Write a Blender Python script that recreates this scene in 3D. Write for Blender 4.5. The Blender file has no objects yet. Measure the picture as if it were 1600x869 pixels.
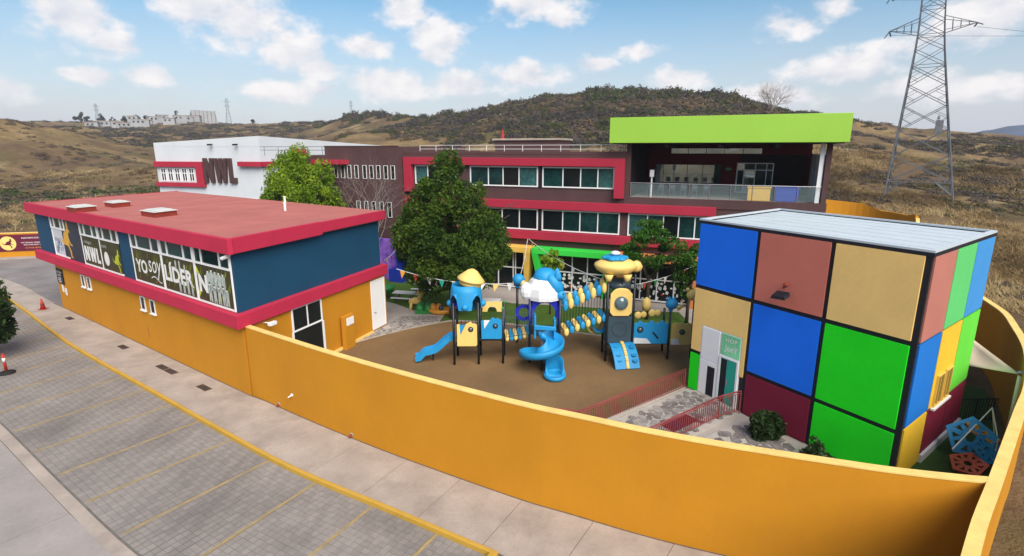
import bpy, bmesh, math, random
import numpy as np
from mathutils import Vector, Matrix, noise as mnoise

random.seed(7); rng = np.random.default_rng(7)
R = math.radians
scene = bpy.context.scene
C = scene.collection

# ------------------------------------------------------------------ camera
CAM_H = 11.0
cd = bpy.data.cameras.new('camera'); cam = bpy.data.objects.new('camera', cd); C.objects.link(cam)
cd.sensor_width = 36.0; cd.lens = 36.0 * 850 / 1600
cd.clip_start = 0.1; cd.clip_end = 9000
PITCH = math.atan((434.5 - 232) / 850)
cam.location = (0, 0, CAM_H); cam.rotation_euler = (math.pi / 2 - PITCH, 0, 0)
scene.camera = cam

# ------------------------------------------------------------------ light
SUN_DIR = Vector((0.29, -0.71, 0.72)).normalized()
sl = bpy.data.lights.new('sun', 'SUN'); sun = bpy.data.objects.new('sun', sl); C.objects.link(sun)
sl.energy = 2.7; sl.angle = R(48); sl.color = (1.0, 0.91, 0.79)
sun.rotation_euler = SUN_DIR.to_track_quat('Z', 'Y').to_euler()
sun.location = (40, -30, 80)

vs = scene.view_settings
vs.view_transform = 'Standard'; vs.look = 'None'; vs.exposure = 1.0; vs.gamma = 1.0
scene.render.engine = 'CYCLES'
scene.cycles.use_denoising = True
scene.cycles.max_bounces = 6
scene.cycles.diffuse_bounces = 3
scene.cycles.transparent_max_bounces = 8

# ------------------------------------------------------------------ sky with cumulus
def make_world():
    w = bpy.data.worlds.new('World'); scene.world = w; w.use_nodes = True
    nt = w.node_tree; N = nt.nodes; L = nt.links
    N.clear()
    out = N.new('ShaderNodeOutputWorld'); bg = N.new('ShaderNodeBackground')
    sky = N.new('ShaderNodeTexSky'); sky.sky_type = 'NISHITA'; sky.sun_disc = False
    sky.sun_elevation = math.asin(SUN_DIR.z); sky.sun_rotation = math.atan2(SUN_DIR.x, SUN_DIR.y)
    sky.air_density = 1.0; sky.dust_density = 0.6; sky.ozone_density = 2.2
    S = 0.115
    bg.inputs['Strength'].default_value = S
    tc = N.new('ShaderNodeTexCoord')
    sep = N.new('ShaderNodeSeparateXYZ'); L.new(tc.outputs['Generated'], sep.inputs[0])
    def math_(op, a, b=None, c=None, clamp=False):
        n = N.new('ShaderNodeMath'); n.operation = op; n.use_clamp = clamp
        for i, x in enumerate((a, b, c)):
            if x is None: continue
            if isinstance(x, (int, float)): n.inputs[i].default_value = x
            else: L.new(x, n.inputs[i])
        return n.outputs[0]
    az = math_('ARCTAN2', sep.outputs[0], sep.outputs[1])
    el = math_('ARCSINE', sep.outputs[2])
    # puffy edge noise, in azimuth / elevation space
    comb = N.new('ShaderNodeCombineXYZ'); L.new(az, comb.inputs[0]); L.new(math_('MULTIPLY', el, 1.5), comb.inputs[1])
    def noise_(scale, detail, rough, loc=(0, 0, 0), src=None):
        mp = N.new('ShaderNodeMapping'); mp.inputs['Location'].default_value = loc
        L.new(src or comb.outputs[0], mp.inputs['Vector'])
        n = N.new('ShaderNodeTexNoise'); n.inputs['Scale'].default_value = scale
        n.inputs['Detail'].default_value = detail; n.inputs['Roughness'].default_value = rough
        L.new(mp.outputs[0], n.inputs['Vector']); return n.outputs['Fac']
    n1 = noise_(13, 8, 0.56)
    n2 = noise_(13, 8, 0.56, (-0.010, 0.028, 0))       # sampled a little higher: gives lit tops and grey bases
    # cumulus: azimuth, elevation, half width, half height (degrees), strength
    blobs = [(-36.6, 9.9, 3.4, 2.3), (-34.4, 8.2, 2.2, 1.3), (-28.5, 11.8, 3.6, 1.9), (-24.4, 10.6, 4.6, 3.0), (-21.4, 8.4, 3.4, 2.0), (-18.6, 7.2, 3.0, 1.1),
             (-14.0, 9.3, 2.6, 1.3), (-10.4, 12.6, 2.8, 1.9), (-7.4, 10.6, 3.0, 1.9), (-7.6, 8.7, 1.8, .8), (2.2, 13.2, 4.6, 1.6), (4.6, 12.2, 2.2, 1.1),
             (-32.3, 6.0, 2.3, .9), (-36.0, 5.7, 1.8, .6), (24.4, 10.4, 2.2, 1.5), (26.3, 10.2, 1.5, 1.1), (28.7, 11.4, 1.7, 1.4), (11.6, 9.0, 2.4, 1.0), (8.8, 7.9, 2.2, .8),
             (39.5, 9.6, 4.0, 2.2), (34.2, 8.0, 3.4, 1.3), (30.0, 6.6, 4.5, 1.4), (16.6, 6.5, 3.2, 1.3), (1.2, 7.0, 4.0, 1.5), (-5.5, 6.0, 5.0, 1.3), (-12.5, 6.2, 5.0, 1.5), (-21.0, 5.2, 5.0, 1.2), (-42.0, 4.4, 3.0, 1.3),
             (36.0, 4.6, 6.0, 1.3), (24.0, 4.6, 5.0, 1.2)]
    acc = None
    for (a, e, ra, re) in blobs:
        da = math_('MULTIPLY', math_('SUBTRACT', az, R(a)), 1 / R(ra))
        de = math_('MULTIPLY', math_('SUBTRACT', el, R(e)), 1 / R(re))
        d2 = math_('ADD', math_('MULTIPLY', da, da), math_('MULTIPLY', de, de))
        m = math_('SUBTRACT', 1.0, math_('SQRT', d2))
        acc = m if acc is None else math_('MAXIMUM', acc, m)
    acc = math_('MAXIMUM', acc, -1.4)
    def cover(nz):
        a = math_('ADD', math_('MULTIPLY', acc, 0.58), math_('MULTIPLY', math_('SUBTRACT', nz, 0.5), 1.9))
        return a
    # overall broken cloud for the rest of the sky, flattened towards the zenith
    zc = math_('ADD', math_('ABSOLUTE', sep.outputs[2]), 0.16)
    flat = N.new('ShaderNodeCombineXYZ'); L.new(math_('DIVIDE', sep.outputs[0], zc), flat.inputs[0]); L.new(math_('DIVIDE', sep.outputs[1], zc), flat.inputs[1])
    ng = noise_(0.9, 7, 0.58, (3.1, 1.7, 0), flat.outputs[0])
    gen = math_('MULTIPLY', math_('SUBTRACT', ng, 0.46), 3.0)
    def sstep(x, lo, hi):
        n = N.new('ShaderNodeMapRange'); n.interpolation_type = 'SMOOTHSTEP'
        L.new(x, n.inputs[0]); n.inputs[1].default_value = lo; n.inputs[2].default_value = hi; return n.outputs[0]
    high = sstep(el, R(14.5), R(22))                     # placed cumulus low down, the even broken layer above
    c1 = cover(n1); c2 = cover(n2)
    dens = math_('MAXIMUM', sstep(c1, -0.14, 0.34), math_('MULTIPLY', sstep(gen, 0.0, 0.5), high))
    # thin veil of haze cloud near the horizon
    veil_n = noise_(5, 5, 0.55, (4, 2, 0))
    low = N.new('ShaderNodeMapRange'); L.new(el, low.inputs[0]); low.inputs[1].default_value = R(13); low.inputs[2].default_value = R(0.5)
    low.inputs[3].default_value = 0.0; low.inputs[4].default_value = 1.0
    veil = math_('MULTIPLY', low.outputs[0], math_('ADD', math_('MULTIPLY', veil_n, 0.95), 0.55), clamp=True)
    # shading of the clouds
    lit = math_('ADD', math_('MULTIPLY', math_('SUBTRACT', c1, c2), 1.5), 0.62, clamp=True)
    ramp = N.new('ShaderNodeMix'); ramp.data_type = 'RGBA'
    L.new(lit, ramp.inputs[0])
    k = 1 / S
    ramp.inputs[6].default_value = (0.36 * k, 0.37 * k, 0.41 * k, 1); ramp.inputs[7].default_value = (0.53 * k, 0.505 * k, 0.495 * k, 1)
    hs = N.new('ShaderNodeHueSaturation'); hs.inputs['Hue'].default_value = 0.488; hs.inputs['Saturation'].default_value = 1.15; hs.inputs['Value'].default_value = 0.60
    L.new(sky.outputs[0], hs.inputs['Color'])
    mx0 = N.new('ShaderNodeMix'); mx0.data_type = 'RGBA'; L.new(math_('MULTIPLY', veil, 0.92), mx0.inputs[0]); L.new(hs.outputs[0], mx0.inputs[6])
    mx0.inputs[7].default_value = (0.335 * k, 0.335 * k, 0.365 * k, 1)
    mx = N.new('ShaderNodeMix'); mx.data_type = 'RGBA'; L.new(math_('MULTIPLY', dens, 0.93), mx.inputs[0]); L.new(mx0.outputs[2], mx.inputs[6]); L.new(ramp.outputs[2], mx.inputs[7])
    L.new(mx.outputs[2], bg.inputs['Color']); L.new(bg.outputs[0], out.inputs[0])
make_world()

# ------------------------------------------------------------------ materials
def M(name, col, rough=0.75, var=0.10, scale=1.5, bump=0.0, bscale=40.0, metal=0.0, spec=0.3, stain=0.0, stain_col=(0.05, 0.04, 0.035), stain_scale=(0.7, 0.7, 0.12), col2=None, s2=None):
    m = bpy.data.materials.new(name); m.use_nodes = True
    nt = m.node_tree; N = nt.nodes; L = nt.links
    b = N['Principled BSDF']
    b.inputs['Roughness'].default_value = rough; b.inputs['Metallic'].default_value = metal
    b.inputs['Specular IOR Level'].default_value = spec
    geo = N.new('ShaderNodeNewGeometry')
    def nz(sc, det=4, ro=0.55, mapping=None):
        n = N.new('ShaderNodeTexNoise'); n.inputs['Scale'].default_value = sc; n.inputs['Detail'].default_value = det; n.inputs['Roughness'].default_value = ro
        if mapping:
            mp = N.new('ShaderNodeMapping'); mp.inputs['Scale'].default_value = mapping; L.new(geo.outputs['Position'], mp.inputs['Vector']); L.new(mp.outputs[0], n.inputs['Vector'])
        else: L.new(geo.outputs['Position'], n.inputs['Vector'])
        return n.outputs['Fac']
    def ramp(f, lo, hi):
        r = N.new('ShaderNodeMapRange'); L.new(f, r.inputs[0]); r.inputs[1].default_value = lo; r.inputs[2].default_value = hi; return r.outputs[0]
    def mix(f, a, bb):
        x = N.new('ShaderNodeMix'); x.data_type = 'RGBA'; L.new(f, x.inputs[0])
        for i, v in ((6, a), (7, bb)):
            if isinstance(v, tuple): x.inputs[i].default_value = v + (1,) if len(v) == 3 else v
            else: L.new(v, x.inputs[i])
        return x.outputs[2]
    lo = tuple(max(0, c * (1 - var)) for c in col); hi = tuple(min(1, c * (1 + var)) for c in (col2 or col))
    if col2: lo = col
    c = mix(ramp(nz(scale), 0.3, 0.7), lo, hi)
    if var > 0.02:
        fine = mix(ramp(nz(scale * 13, 3), 0.25, 0.75), tuple([1 - var * .6] * 3), tuple([1 + var * .4] * 3))
        mm = N.new('ShaderNodeMix'); mm.data_type = 'RGBA'; mm.blend_type = 'MULTIPLY'; mm.inputs[0].default_value = 1
        L.new(c, mm.inputs[6]); L.new(fine, mm.inputs[7]); c = mm.outputs[2]
    if stain > 0:
        f = ramp(nz(1.0, 6, 0.65, stain_scale), 0.50, 0.74)
        f2 = N.new('ShaderNodeMath'); f2.operation = 'MULTIPLY'; L.new(f, f2.inputs[0]); f2.inputs[1].default_value = stain
        c = mix(f2.outputs[0], c, stain_col)
    L.new(c, b.inputs['Base Color'])
    if bump > 0:
        bp = N.new('ShaderNodeBump'); bp.inputs['Strength'].default_value = bump; bp.inputs['Distance'].default_value = 0.02
        L.new(nz(bscale, 3), bp.inputs['Height']); L.new(bp.outputs[0], b.inputs['Normal'])
    return m

def leafmat(name, cols, trans=0.25, rough=0.6):
    """cols: colours picked by the per-face attribute 'tint'"""
    m = bpy.data.materials.new(name); m.use_nodes = True
    nt = m.node_tree; N = nt.nodes; L = nt.links; b = N['Principled BSDF']; out = N['Material Output']
    at = N.new('ShaderNodeAttribute'); at.attribute_name = 'tint'
    cr = N.new('ShaderNodeValToRGB'); L.new(at.outputs['Fac'], cr.inputs[0])
    e = cr.color_ramp.elements
    while len(e) < len(cols): e.new(0.5)
    for i, c in enumerate(cols): e[i].position = i / (len(cols) - 1); e[i].color = tuple(c) + (1,)
    L.new(cr.outputs[0], b.inputs['Base Color']); b.inputs['Roughness'].default_value = rough; b.inputs['Specular IOR Level'].default_value = 0.2
    if trans > 0:
        t = N.new('ShaderNodeBsdfTranslucent'); L.new(cr.outputs[0], t.inputs[0])
        ms = N.new('ShaderNodeMixShader'); ms.inputs[0].default_value = trans
        L.new(b.outputs[0], ms.inputs[1]); L.new(t.outputs[0], ms.inputs[2]); L.new(ms.outputs[0], out.inputs[0])
    return m

def glassmat(name, col, rough=0.04, spec=0.9, var=0.3):
    m = M(name, col, rough, var, 0.35, spec=spec); return m

def clearmat(name, col, alpha):
    m = bpy.data.materials.new(name); m.use_nodes = True
    b = m.node_tree.nodes['Principled BSDF']; b.inputs['Base Color'].default_value = col + (1,); b.inputs['Roughness'].default_value = 0.05
    b.inputs['Alpha'].default_value = alpha; return m

YEL = (0.52, 0.222, 0.009); PINK = (0.47, 0.022, 0.062); 
mt = dict(
    yellow=M('ochre_render', YEL, 0.85, 0.05, 0.5, 0.25, 60, stain=0.45, stain_col=(0.44, 0.178, 0.010)),
    yellow_top=M('sunlit_ochre', (0.80, 0.55, 0.18), 0.8, 0.12, 2.0, 0.2, 40),  # ochre made paler: sunlight on the wall tops put into the colour
    pink=M('raspberry_render', PINK, 0.8, 0.06, 0.6, 0.2, 60, stain=0.12, stain_col=(0.30, 0.03, 0.06)),
    red=M('red_render', (0.38, 0.022, 0.050), 0.8, 0.06, 0.6, 0.2, 60),
    roofred=M('terracotta_roof_membrane', (0.42, 0.135, 0.115), 0.85, 0.10, 0.4, 0.3, 18, stain=0.22, stain_col=(0.30, 0.11, 0.09), stain_scale=(.5, .5, .5)),
    blueclad=M('slate_blue_cladding', (0.007, 0.060, 0.125), 0.7, 0.08, 0.5, 0.25, 70),
    brown=M('aubergine_render', (0.085, 0.044, 0.046), 0.85, 0.08, 0.6, 0.25, 60, stain=0.2, stain_col=(0.13, 0.08, 0.08)),
    white=M('white_render', (0.58, 0.62, 0.66), 0.8, 0.04, 0.5, 0.15, 50, stain=0.12, stain_col=(0.55, 0.56, 0.57)),
    whitepaint=M('white_frame_paint', (0.80, 0.81, 0.82), 0.45, 0.03, 2.0),
    doorwhite=M('white_door_paint', (0.82, 0.83, 0.85), 0.5, 0.03, 1.0),
    lime=M('lime_metal_fascia', (0.30, 0.56, 0.055), 0.45, 0.04, 0.3, spec=0.5),
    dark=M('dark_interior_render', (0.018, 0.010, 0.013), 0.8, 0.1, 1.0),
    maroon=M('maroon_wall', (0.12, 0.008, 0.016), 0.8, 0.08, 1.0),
    glass=glassmat('tinted_window_glass', (0.010, 0.042, 0.042), rough=.12, spec=.2, var=0.7),
    glassb=glassmat('black_window_glass', (0.008, 0.012, 0.013), rough=.10, spec=.3),
    glassc=glassmat('pale_teal_glass', (0.030, 0.090, 0.090), rough=.15, spec=.25, var=.7),
    glassr=M('bright_reflective_glass', (0.45, 0.55, 0.60), 0.06, 0.2, 0.8, metal=0.85),
    letters=M('brown_sign_letters', (0.075, 0.040, 0.040), 0.55, 0.05, 1.0),
    skylight=M('skylight_dome', (0.62, 0.62, 0.58), 0.35, 0.08, 2.0, spec=0.5),
    brick=M('skylight_kerb', (0.25, 0.040, 0.025), 0.8, 0.12, 3.0),
    sheet=M('galvanised_roof_sheet', (0.50, 0.565, 0.615), 0.55, 0.06, 1.2, 0.1, 12, spec=0.5, stain=0.25, stain_col=(0.42, 0.45, 0.47), stain_scale=(.6, .6, .6)),
    black=M('black_trim_paint', (0.012, 0.013, 0.020), 0.55, 0.1, 2.0),
    metal=M('galvanised_steel', (0.15, 0.16, 0.18), 0.55, 0.15, 2.0, metal=0.3),
    steel=M('brushed_steel', (0.5, 0.5, 0.52), 0.3, 0.05, 2.0, metal=0.8),
    railred=M('railing_red_paint', (0.24, 0.045, 0.045), 0.5, 0.08, 2.0),
    concrete=M('pale_concrete', (0.37, 0.315, 0.275), 0.9, 0.14, 0.8, 0.4, 30, stain=0.6, stain_col=(0.19, 0.16, 0.14), stain_scale=(.55, .55, .55)),
    concrete2=M('road_concrete', (0.31, 0.28, 0.265), 0.9, 0.12, 0.5, 0.4, 26, stain=0.42, stain_col=(0.19, 0.185, 0.19), stain_scale=(.28, .28, .28)),
    asphalt=M('grey_road', (0.23, 0.208, 0.205), 0.9, 0.2, 0.35, 0.3, 24, stain=0.5, stain_col=(0.10, 0.095, 0.105), stain_scale=(.15, .25, .3)),
    paver=M('grey_paving_block', (0.235, 0.212, 0.198), 0.9, 0.14, 0.5, 0.3, 40, stain=0.7, stain_col=(0.12, 0.108, 0.10), stain_scale=(.45, .22, .3)),
    paver2=M('light_paving_block', (0.262, 0.237, 0.220), 0.9, 0.14, 0.5, 0.3, 40, stain=0.7, stain_col=(0.13, 0.117, 0.11), stain_scale=(.45, .22, .3)),
    joint=M('sandy_joint', (0.15, 0.135, 0.122), 0.95, 0.2, 3.0),
    kerby=M('yellow_kerb_paint', (0.52, 0.31, 0.045), 0.8, 0.12, 1.5, 0.3, 40, stain=0.5, stain_col=(0.36, 0.22, 0.06), stain_scale=(1.5, 1.5, 1.5)),
    liney=M('worn_yellow_line', (0.34, 0.25, 0.11), 0.9, 0.2, 2.5, 0.3, 40, stain=0.95, stain_col=(0.24, 0.205, 0.17), stain_scale=(2.2, 2.2, 2.2)),
    rubber=M('brown_rubber_mulch', (0.195, 0.118, 0.052), 0.95, 0.16, 0.35, 0.7, 22, stain=0.35, stain_col=(0.15, 0.095, 0.055), stain_scale=(.4, .4, .4)),
    turf=M('artificial_turf', (0.060, 0.125, 0.014), 0.95, 0.22, 0.5, 0.7, 60),
    turf_shaded=M('shaded_artificial_turf', (0.035, 0.085, 0.014), 0.95, 0.22, 0.5, 0.7, 60),  # darker copy of the turf: the walled yard's shade is in the colour
    patio=M('patio_concrete', (0.38, 0.34, 0.315), 0.9, 0.12, 0.6, 0.3, 26, stain=0.3, stain_col=(0.24, 0.22, 0.21), stain_scale=(.4, .4, .4)),
    stone=M('grey_river_stone', (0.30, 0.27, 0.255), 0.85, 0.40, 2.5, 0.3, 30),
    stoned=M('dark_slab_stone', (0.19, 0.168, 0.165), 0.85, 0.45, 1.6, 0.3, 30),
    mortar=M('pale_mortar', (0.40, 0.37, 0.335), 0.95, 0.10, 2.0, 0.3, 40),
    ground=None,
    bark=M('tree_bark', (0.085, 0.062, 0.045), 0.95, 0.3, 6.0, 0.6, 30),
    grey_wood=M('bleached_twigs', (0.24, 0.21, 0.19), 0.95, 0.2, 4.0),
    # play equipment plastics
    pblue=M('sky_blue_plastic', (0.010, 0.27, 0.58), 0.55, 0.05, 2.0, spec=0.5),
    pyel=M('cream_yellow_plastic', (0.80, 0.57, 0.17), 0.55, 0.05, 2.0, spec=0.5),
    pdeep=M('deep_blue_plastic', (0.012, 0.022, 0.42), 0.35, 0.05, 2.0, spec=0.5),
    pwhite=M('white_plastic', (0.72, 0.74, 0.76), 0.4, 0.06, 3.0, spec=0.5),
    pgreen=M('green_plastic', (0.02, 0.22, 0.045), 0.4, 0.06, 3.0, spec=0.5),
    porange=M('orange_plastic', (0.66, 0.29, 0.03), 0.4, 0.06, 3.0, spec=0.5),
    pred=M('red_plastic', (0.50, 0.06, 0.02), 0.4, 0.06, 3.0, spec=0.5),
    pgrey=M('grey_blue_plastic', (0.045, 0.075, 0.10), 0.3, 0.15, 3.0, spec=0.6),
    ppost=M('dark_navy_post', (0.010, 0.016, 0.022), 0.4, 0.1, 3.0, spec=0.5),
    bubble=M('acrylic_bubble', (0.10, 0.15, 0.17), 0.08, 0.3, 1.0, spec=0.9),
    sail=M('sand_shade_cloth', (0.70, 0.58, 0.42), 0.9, 0.05, 2.0),
    banner=M('olive_banner_film', (0.050, 0.045, 0.014), 0.5, 0.25, 1.2),
    bannernavy=M('navy_banner_film', (0.030, 0.038, 0.060), 0.5, 0.3, 0.8),
    bannerlt=M('pale_banner_print', (0.55, 0.58, 0.62), 0.5, 0.06, 2.0),
    printw=M('white_print', (0.75, 0.76, 0.74), 0.6, 0.05, 3.0),
    printg=M('grey_print', (0.42, 0.47, 0.44), 0.6, 0.25, 5.0),
    printb=M('blue_grey_print', (0.16, 0.20, 0.33), 0.6, 0.4, 5.0),
    printdk=M('dark_print', (0.03, 0.035, 0.03), 0.6, 0.2, 5.0),
    printy=M('yellow_green_print', (0.46, 0.52, 0.03), 0.6, 0.15, 4.0),
    printo=M('orange_print', (0.66, 0.36, 0.055), 0.6, 0.06, 3.0),
    burg=M('burgundy_banner', (0.115, 0.008, 0.030), 0.6, 0.06, 2.0),
    teal=M('teal_door_print', (0.02, 0.36, 0.28), 0.5, 0.08, 1.5),
    mint=M('mint_sign_print', (0.22, 0.66, 0.36), 0.5, 0.25, 1.0),
    coner=M('cone_red', (0.42, 0.035, 0.02), 0.6, 0.1, 4.0),
    rubberblk=M('black_rubber', (0.015, 0.015, 0.016), 0.8, 0.1, 4.0),
    rust=M('rusty_grate', (0.12, 0.085, 0.065), 0.8, 0.3, 8.0),
    houses=M('far_house_hazed', (0.33, 0.335, 0.35), 0.9, 0.1, 0.1),  # white walls greyed down: distance haze put into the colour
    houset=M('far_house_roof', (0.30, 0.20, 0.16), 0.9, 0.1, 0.1),
    purple=M('purple_painted_wall', (0.060, 0.040, 0.42), 0.7, 0.5, 1.2, col2=(0.30, 0.14, 0.55)),
    blueport=M('blue_painted_wall', (0.012, 0.040, 0.42), 0.7, 0.06, 1.0),
    py=M('portal_yellow', (0.72, 0.46, 0.09), 0.7, 0.05, 1.0),
    pg=M('portal_green', (0.035, 0.58, 0.06), 0.7, 0.05, 1.0),
    po=M('portal_orange', (0.70, 0.27, 0.09), 0.7, 0.05, 1.0),
    cable=M('wire_grey', (0.10, 0.10, 0.11), 0.6, 0.05, 1.0),
    drytwig=M('dry_scrub_twig', (0.14, 0.11, 0.09), 0.95, 0.3, 1.0),
)
cubecol = dict(
    blue=M('cube_blue', (0.003, 0.16, 0.88), 0.7, 0.05, 0.6, 0.15, 50),
    salmonr=M('cube_sunlit_salmon', (0.42, 0.16, 0.125), 0.75, 0.06, 0.6, 0.15, 50),  # same salmon again, with the sunny right face's light in its colour
    salmon=M('cube_salmon', (0.58, 0.17, 0.125), 0.75, 0.06, 0.6, 0.15, 50),
    tan=M('cube_tan', (0.90, 0.60, 0.21), 0.75, 0.06, 0.6, 0.15, 50),
    green=M('cube_green', (0.010, 0.76, 0.010), 0.7, 0.06, 0.6, 0.15, 50),
    burgundy=M('cube_burgundy', (0.19, 0.008, 0.035), 0.75, 0.06, 0.6, 0.15, 50, stain=.15, stain_col=(.25, .06, .08)),
    mint=M('cube_glare_green', (0.10, 0.52, 0.15), 0.7, 0.06, 0.6, 0.15, 50),  # right-face green washed out: glare put into the colour
    sky=M('cube_light_blue', (0.045, 0.26, 0.62), 0.7, 0.06, 0.6, 0.15, 50),
    azure=M('cube_azure', (0.006, 0.155, 0.55), 0.7, 0.06, 0.6, 0.15, 50),
    yellow=M('cube_yellow', (0.72, 0.47, 0.03), 0.7, 0.06, 0.6, 0.15, 50),
    limeg=M('cube_lime', (0.12, 0.62, 0.045), 0.7, 0.06, 0.6, 0.15, 50),
)

# ------------------------------------------------------------------ mesh helpers
class MB:
    def __init__(self): self.v = []; self.f = []
    def add(self, vs, fs):
        o = len(self.v); self.v += [tuple(p) for p in vs]; self.f += [tuple(i + o for i in f) for f in fs]; return self
    def hexa(self, p):            # p: 4 bottom + 4 top
        return self.add(p, [(3, 2, 1, 0), (4, 5, 6, 7), (0, 1, 5, 4), (1, 2, 6, 5), (2, 3, 7, 6), (3, 0, 4, 7)])
    def box(self, x0, x1, y0, y1, z0, z1):
        return self.hexa([(x0, y0, z0), (x1, y0, z0), (x1, y1, z0), (x0, y1, z0), (x0, y0, z1), (x1, y0, z1), (x1, y1, z1), (x0, y1, z1)])
    def prism(self, poly, z0, z1):
        n = len(poly)
        a = sum(poly[i][0] * poly[(i + 1) % n][1] - poly[(i + 1) % n][0] * poly[i][1] for i in range(n))
        if a < 0: poly = poly[::-1]
        return self.add([(x, y, z0) for x, y in poly] + [(x, y, z1) for x, y in poly],
                        [tuple(range(n))[::-1], tuple(range(n, 2 * n))] + [(i, (i + 1) % n, n + (i + 1) % n, n + i) for i in range(n)])
    def tube(self, p, q, r0, r1=None, n=8, cap=True):
        p = Vector(p); q = Vector(q); r1 = r0 if r1 is None else r1
        d = q - p
        if d.length < 1e-6: return self
        d.normalize(); a = d.orthogonal().normalized(); b = d.cross(a)
        vs = []
        for c, r in ((p, r0), (q, r1)):
            for i in range(n):
                t = 2 * math.pi * i / n; vs.append(c + (a * math.cos(t) + b * math.sin(t)) * r)
        fs = [(i, (i + 1) % n, n + (i + 1) % n, n + i) for i in range(n)]
        if cap: fs += [tuple(range(n))[::-1], tuple(range(n, 2 * n))]
        return self.add(vs, fs)
    def path(self, pts, r, n=6):
        for a, b in zip(pts[:-1], pts[1:]): self.tube(a, b, r, r, n)
        return self
    def lathe(self, c, prof, n=20, sx=1.0, sy=1.0, zmod=None, tilt=None, cap=True):
        """prof: [(r, z)] bottom to top; zmod(i_ring, angle) -> dz"""
        vs = []; fs = []
        for k, (r, z) in enumerate(prof):
            for i in range(n):
                t = 2 * math.pi * i / n
                p = Vector((r * math.cos(t) * sx, r * math.sin(t) * sy, z + (zmod(k, t) if zmod else 0)))
                if tilt is not None: p = tilt @ p
                vs.append((p.x + c[0], p.y + c[1], p.z + c[2]))
        for k in range(len(prof) - 1):
            for i in range(n): fs.append((k * n + i, k * n + (i + 1) % n, (k + 1) * n + (i + 1) % n, (k + 1) * n + i))
        if cap and prof[0][0] > 1e-4: fs.append(tuple(range(n))[::-1])
        fs.append(tuple(range((len(prof) - 1) * n, len(prof) * n)))
        return self.add(vs, fs)
    def ball(self, c, r, sx=1, sy=1, sz=1, n=14, m=8, tilt=None):
        prof = [(r * max(0.02, math.sin(math.pi * k / m)), -r * sz * math.cos(math.pi * k / m)) for k in range(m + 1)]
        return self.lathe(c, prof, n, sx, sy, tilt=tilt)
    def plate(self, poly, y0, y1, fr=None):
        """poly in (x, z); extruded along y (or along a frame's depth)"""
        n = len(poly)
        a = sum(poly[i][0] * poly[(i + 1) % n][1] - poly[(i + 1) % n][0] * poly[i][1] for i in range(n))
        if a < 0: poly = poly[::-1]
        if fr: A = [fr.p(s, y0, z) for s, z in poly]; B = [fr.p(s, y1, z) for s, z in poly]; 
        else: A = [(x, y0, z) for x, z in poly]; B = [(x, y1, z) for x, z in poly]
        fs = [tuple(range(n)), tuple(range(n, 2 * n))[::-1]] + [((i + 1) % n, i, n + i, n + (i + 1) % n) for i in range(n)]
        return self.add(A + B, fs)
    def ringplate(self, c, r_out, r_in, y0, y1, n=18, fr=None):
        P = (lambda x, y, z: fr.p(x, y, z)) if fr else (lambda x, y, z: (x, y, z))
        vs = []
        for y in (y0, y1):
            for r in (r_out, r_in):
                for i in range(n):
                    t = 2 * math.pi * i / n; vs.append(P(c[0] + r * math.cos(t), y, c[1] + r * math.sin(t)))
        fs = []
        for i in range(n):
            j = (i + 1) % n
            fs += [(i, j, n + j, n + i), (2 * n + j, 2 * n + i, 3 * n + i, 3 * n + j), (j, i, 2 * n + i, 2 * n + j), (n + i, n + j, 3 * n + j, 3 * n + i)]
        return self.add(vs, fs)
    def sweep(self, pts, prof, ups=None, cap=True):
        """sweep an open profile [(side, up)] along pts"""
        n = len(prof); vs = []; fs = []
        for k, p in enumerate(pts):
            p = Vector(p); t = Vector(pts[min(k + 1, len(pts) - 1)]) - Vector(pts[max(k - 1, 0)]); t.normalize()
            side = t.cross(Vector((0, 0, 1))); side.normalize(); up = side.cross(t)
            for s, u in prof: vs.append(p + side * s + up * u)
        for k in range(len(pts) - 1):
            for i in range(n):
                j = (i + 1) % n
                fs.append((k * n + i, k * n + j, (k + 1) * n + j, (k + 1) * n + i))
        if cap: fs += [tuple(range(n))[::-1], tuple(range((len(pts) - 1) * n, len(pts) * n))]
        return self.add(vs, fs)

class Frame:
    """a wall plane: s runs to the right as seen from outside, d outwards, z up"""
    def __init__(self, o, q):
        self.o = Vector((o[0], o[1], 0)); d = Vector((q[0] - o[0], q[1] - o[1], 0)); self.len = d.length; d.normalize()
        self.d = d; self.n = Vector((d.y, -d.x, 0)); self.ang = math.atan2(d.y, d.x)
    def p(self, s, d, z):
        v = self.o + self.d * s + self.n * d; return (v.x, v.y, z)
    def box(self, mb, s0, s1, d0, d1, z0, z1):
        p = self.p
        return mb.hexa([p(s0, d1, z0), p(s1, d1, z0), p(s1, d0, z0), p(s0, d0, z0), p(s0, d1, z1), p(s1, d1, z1), p(s1, d0, z1), p(s0, d0, z1)])

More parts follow.
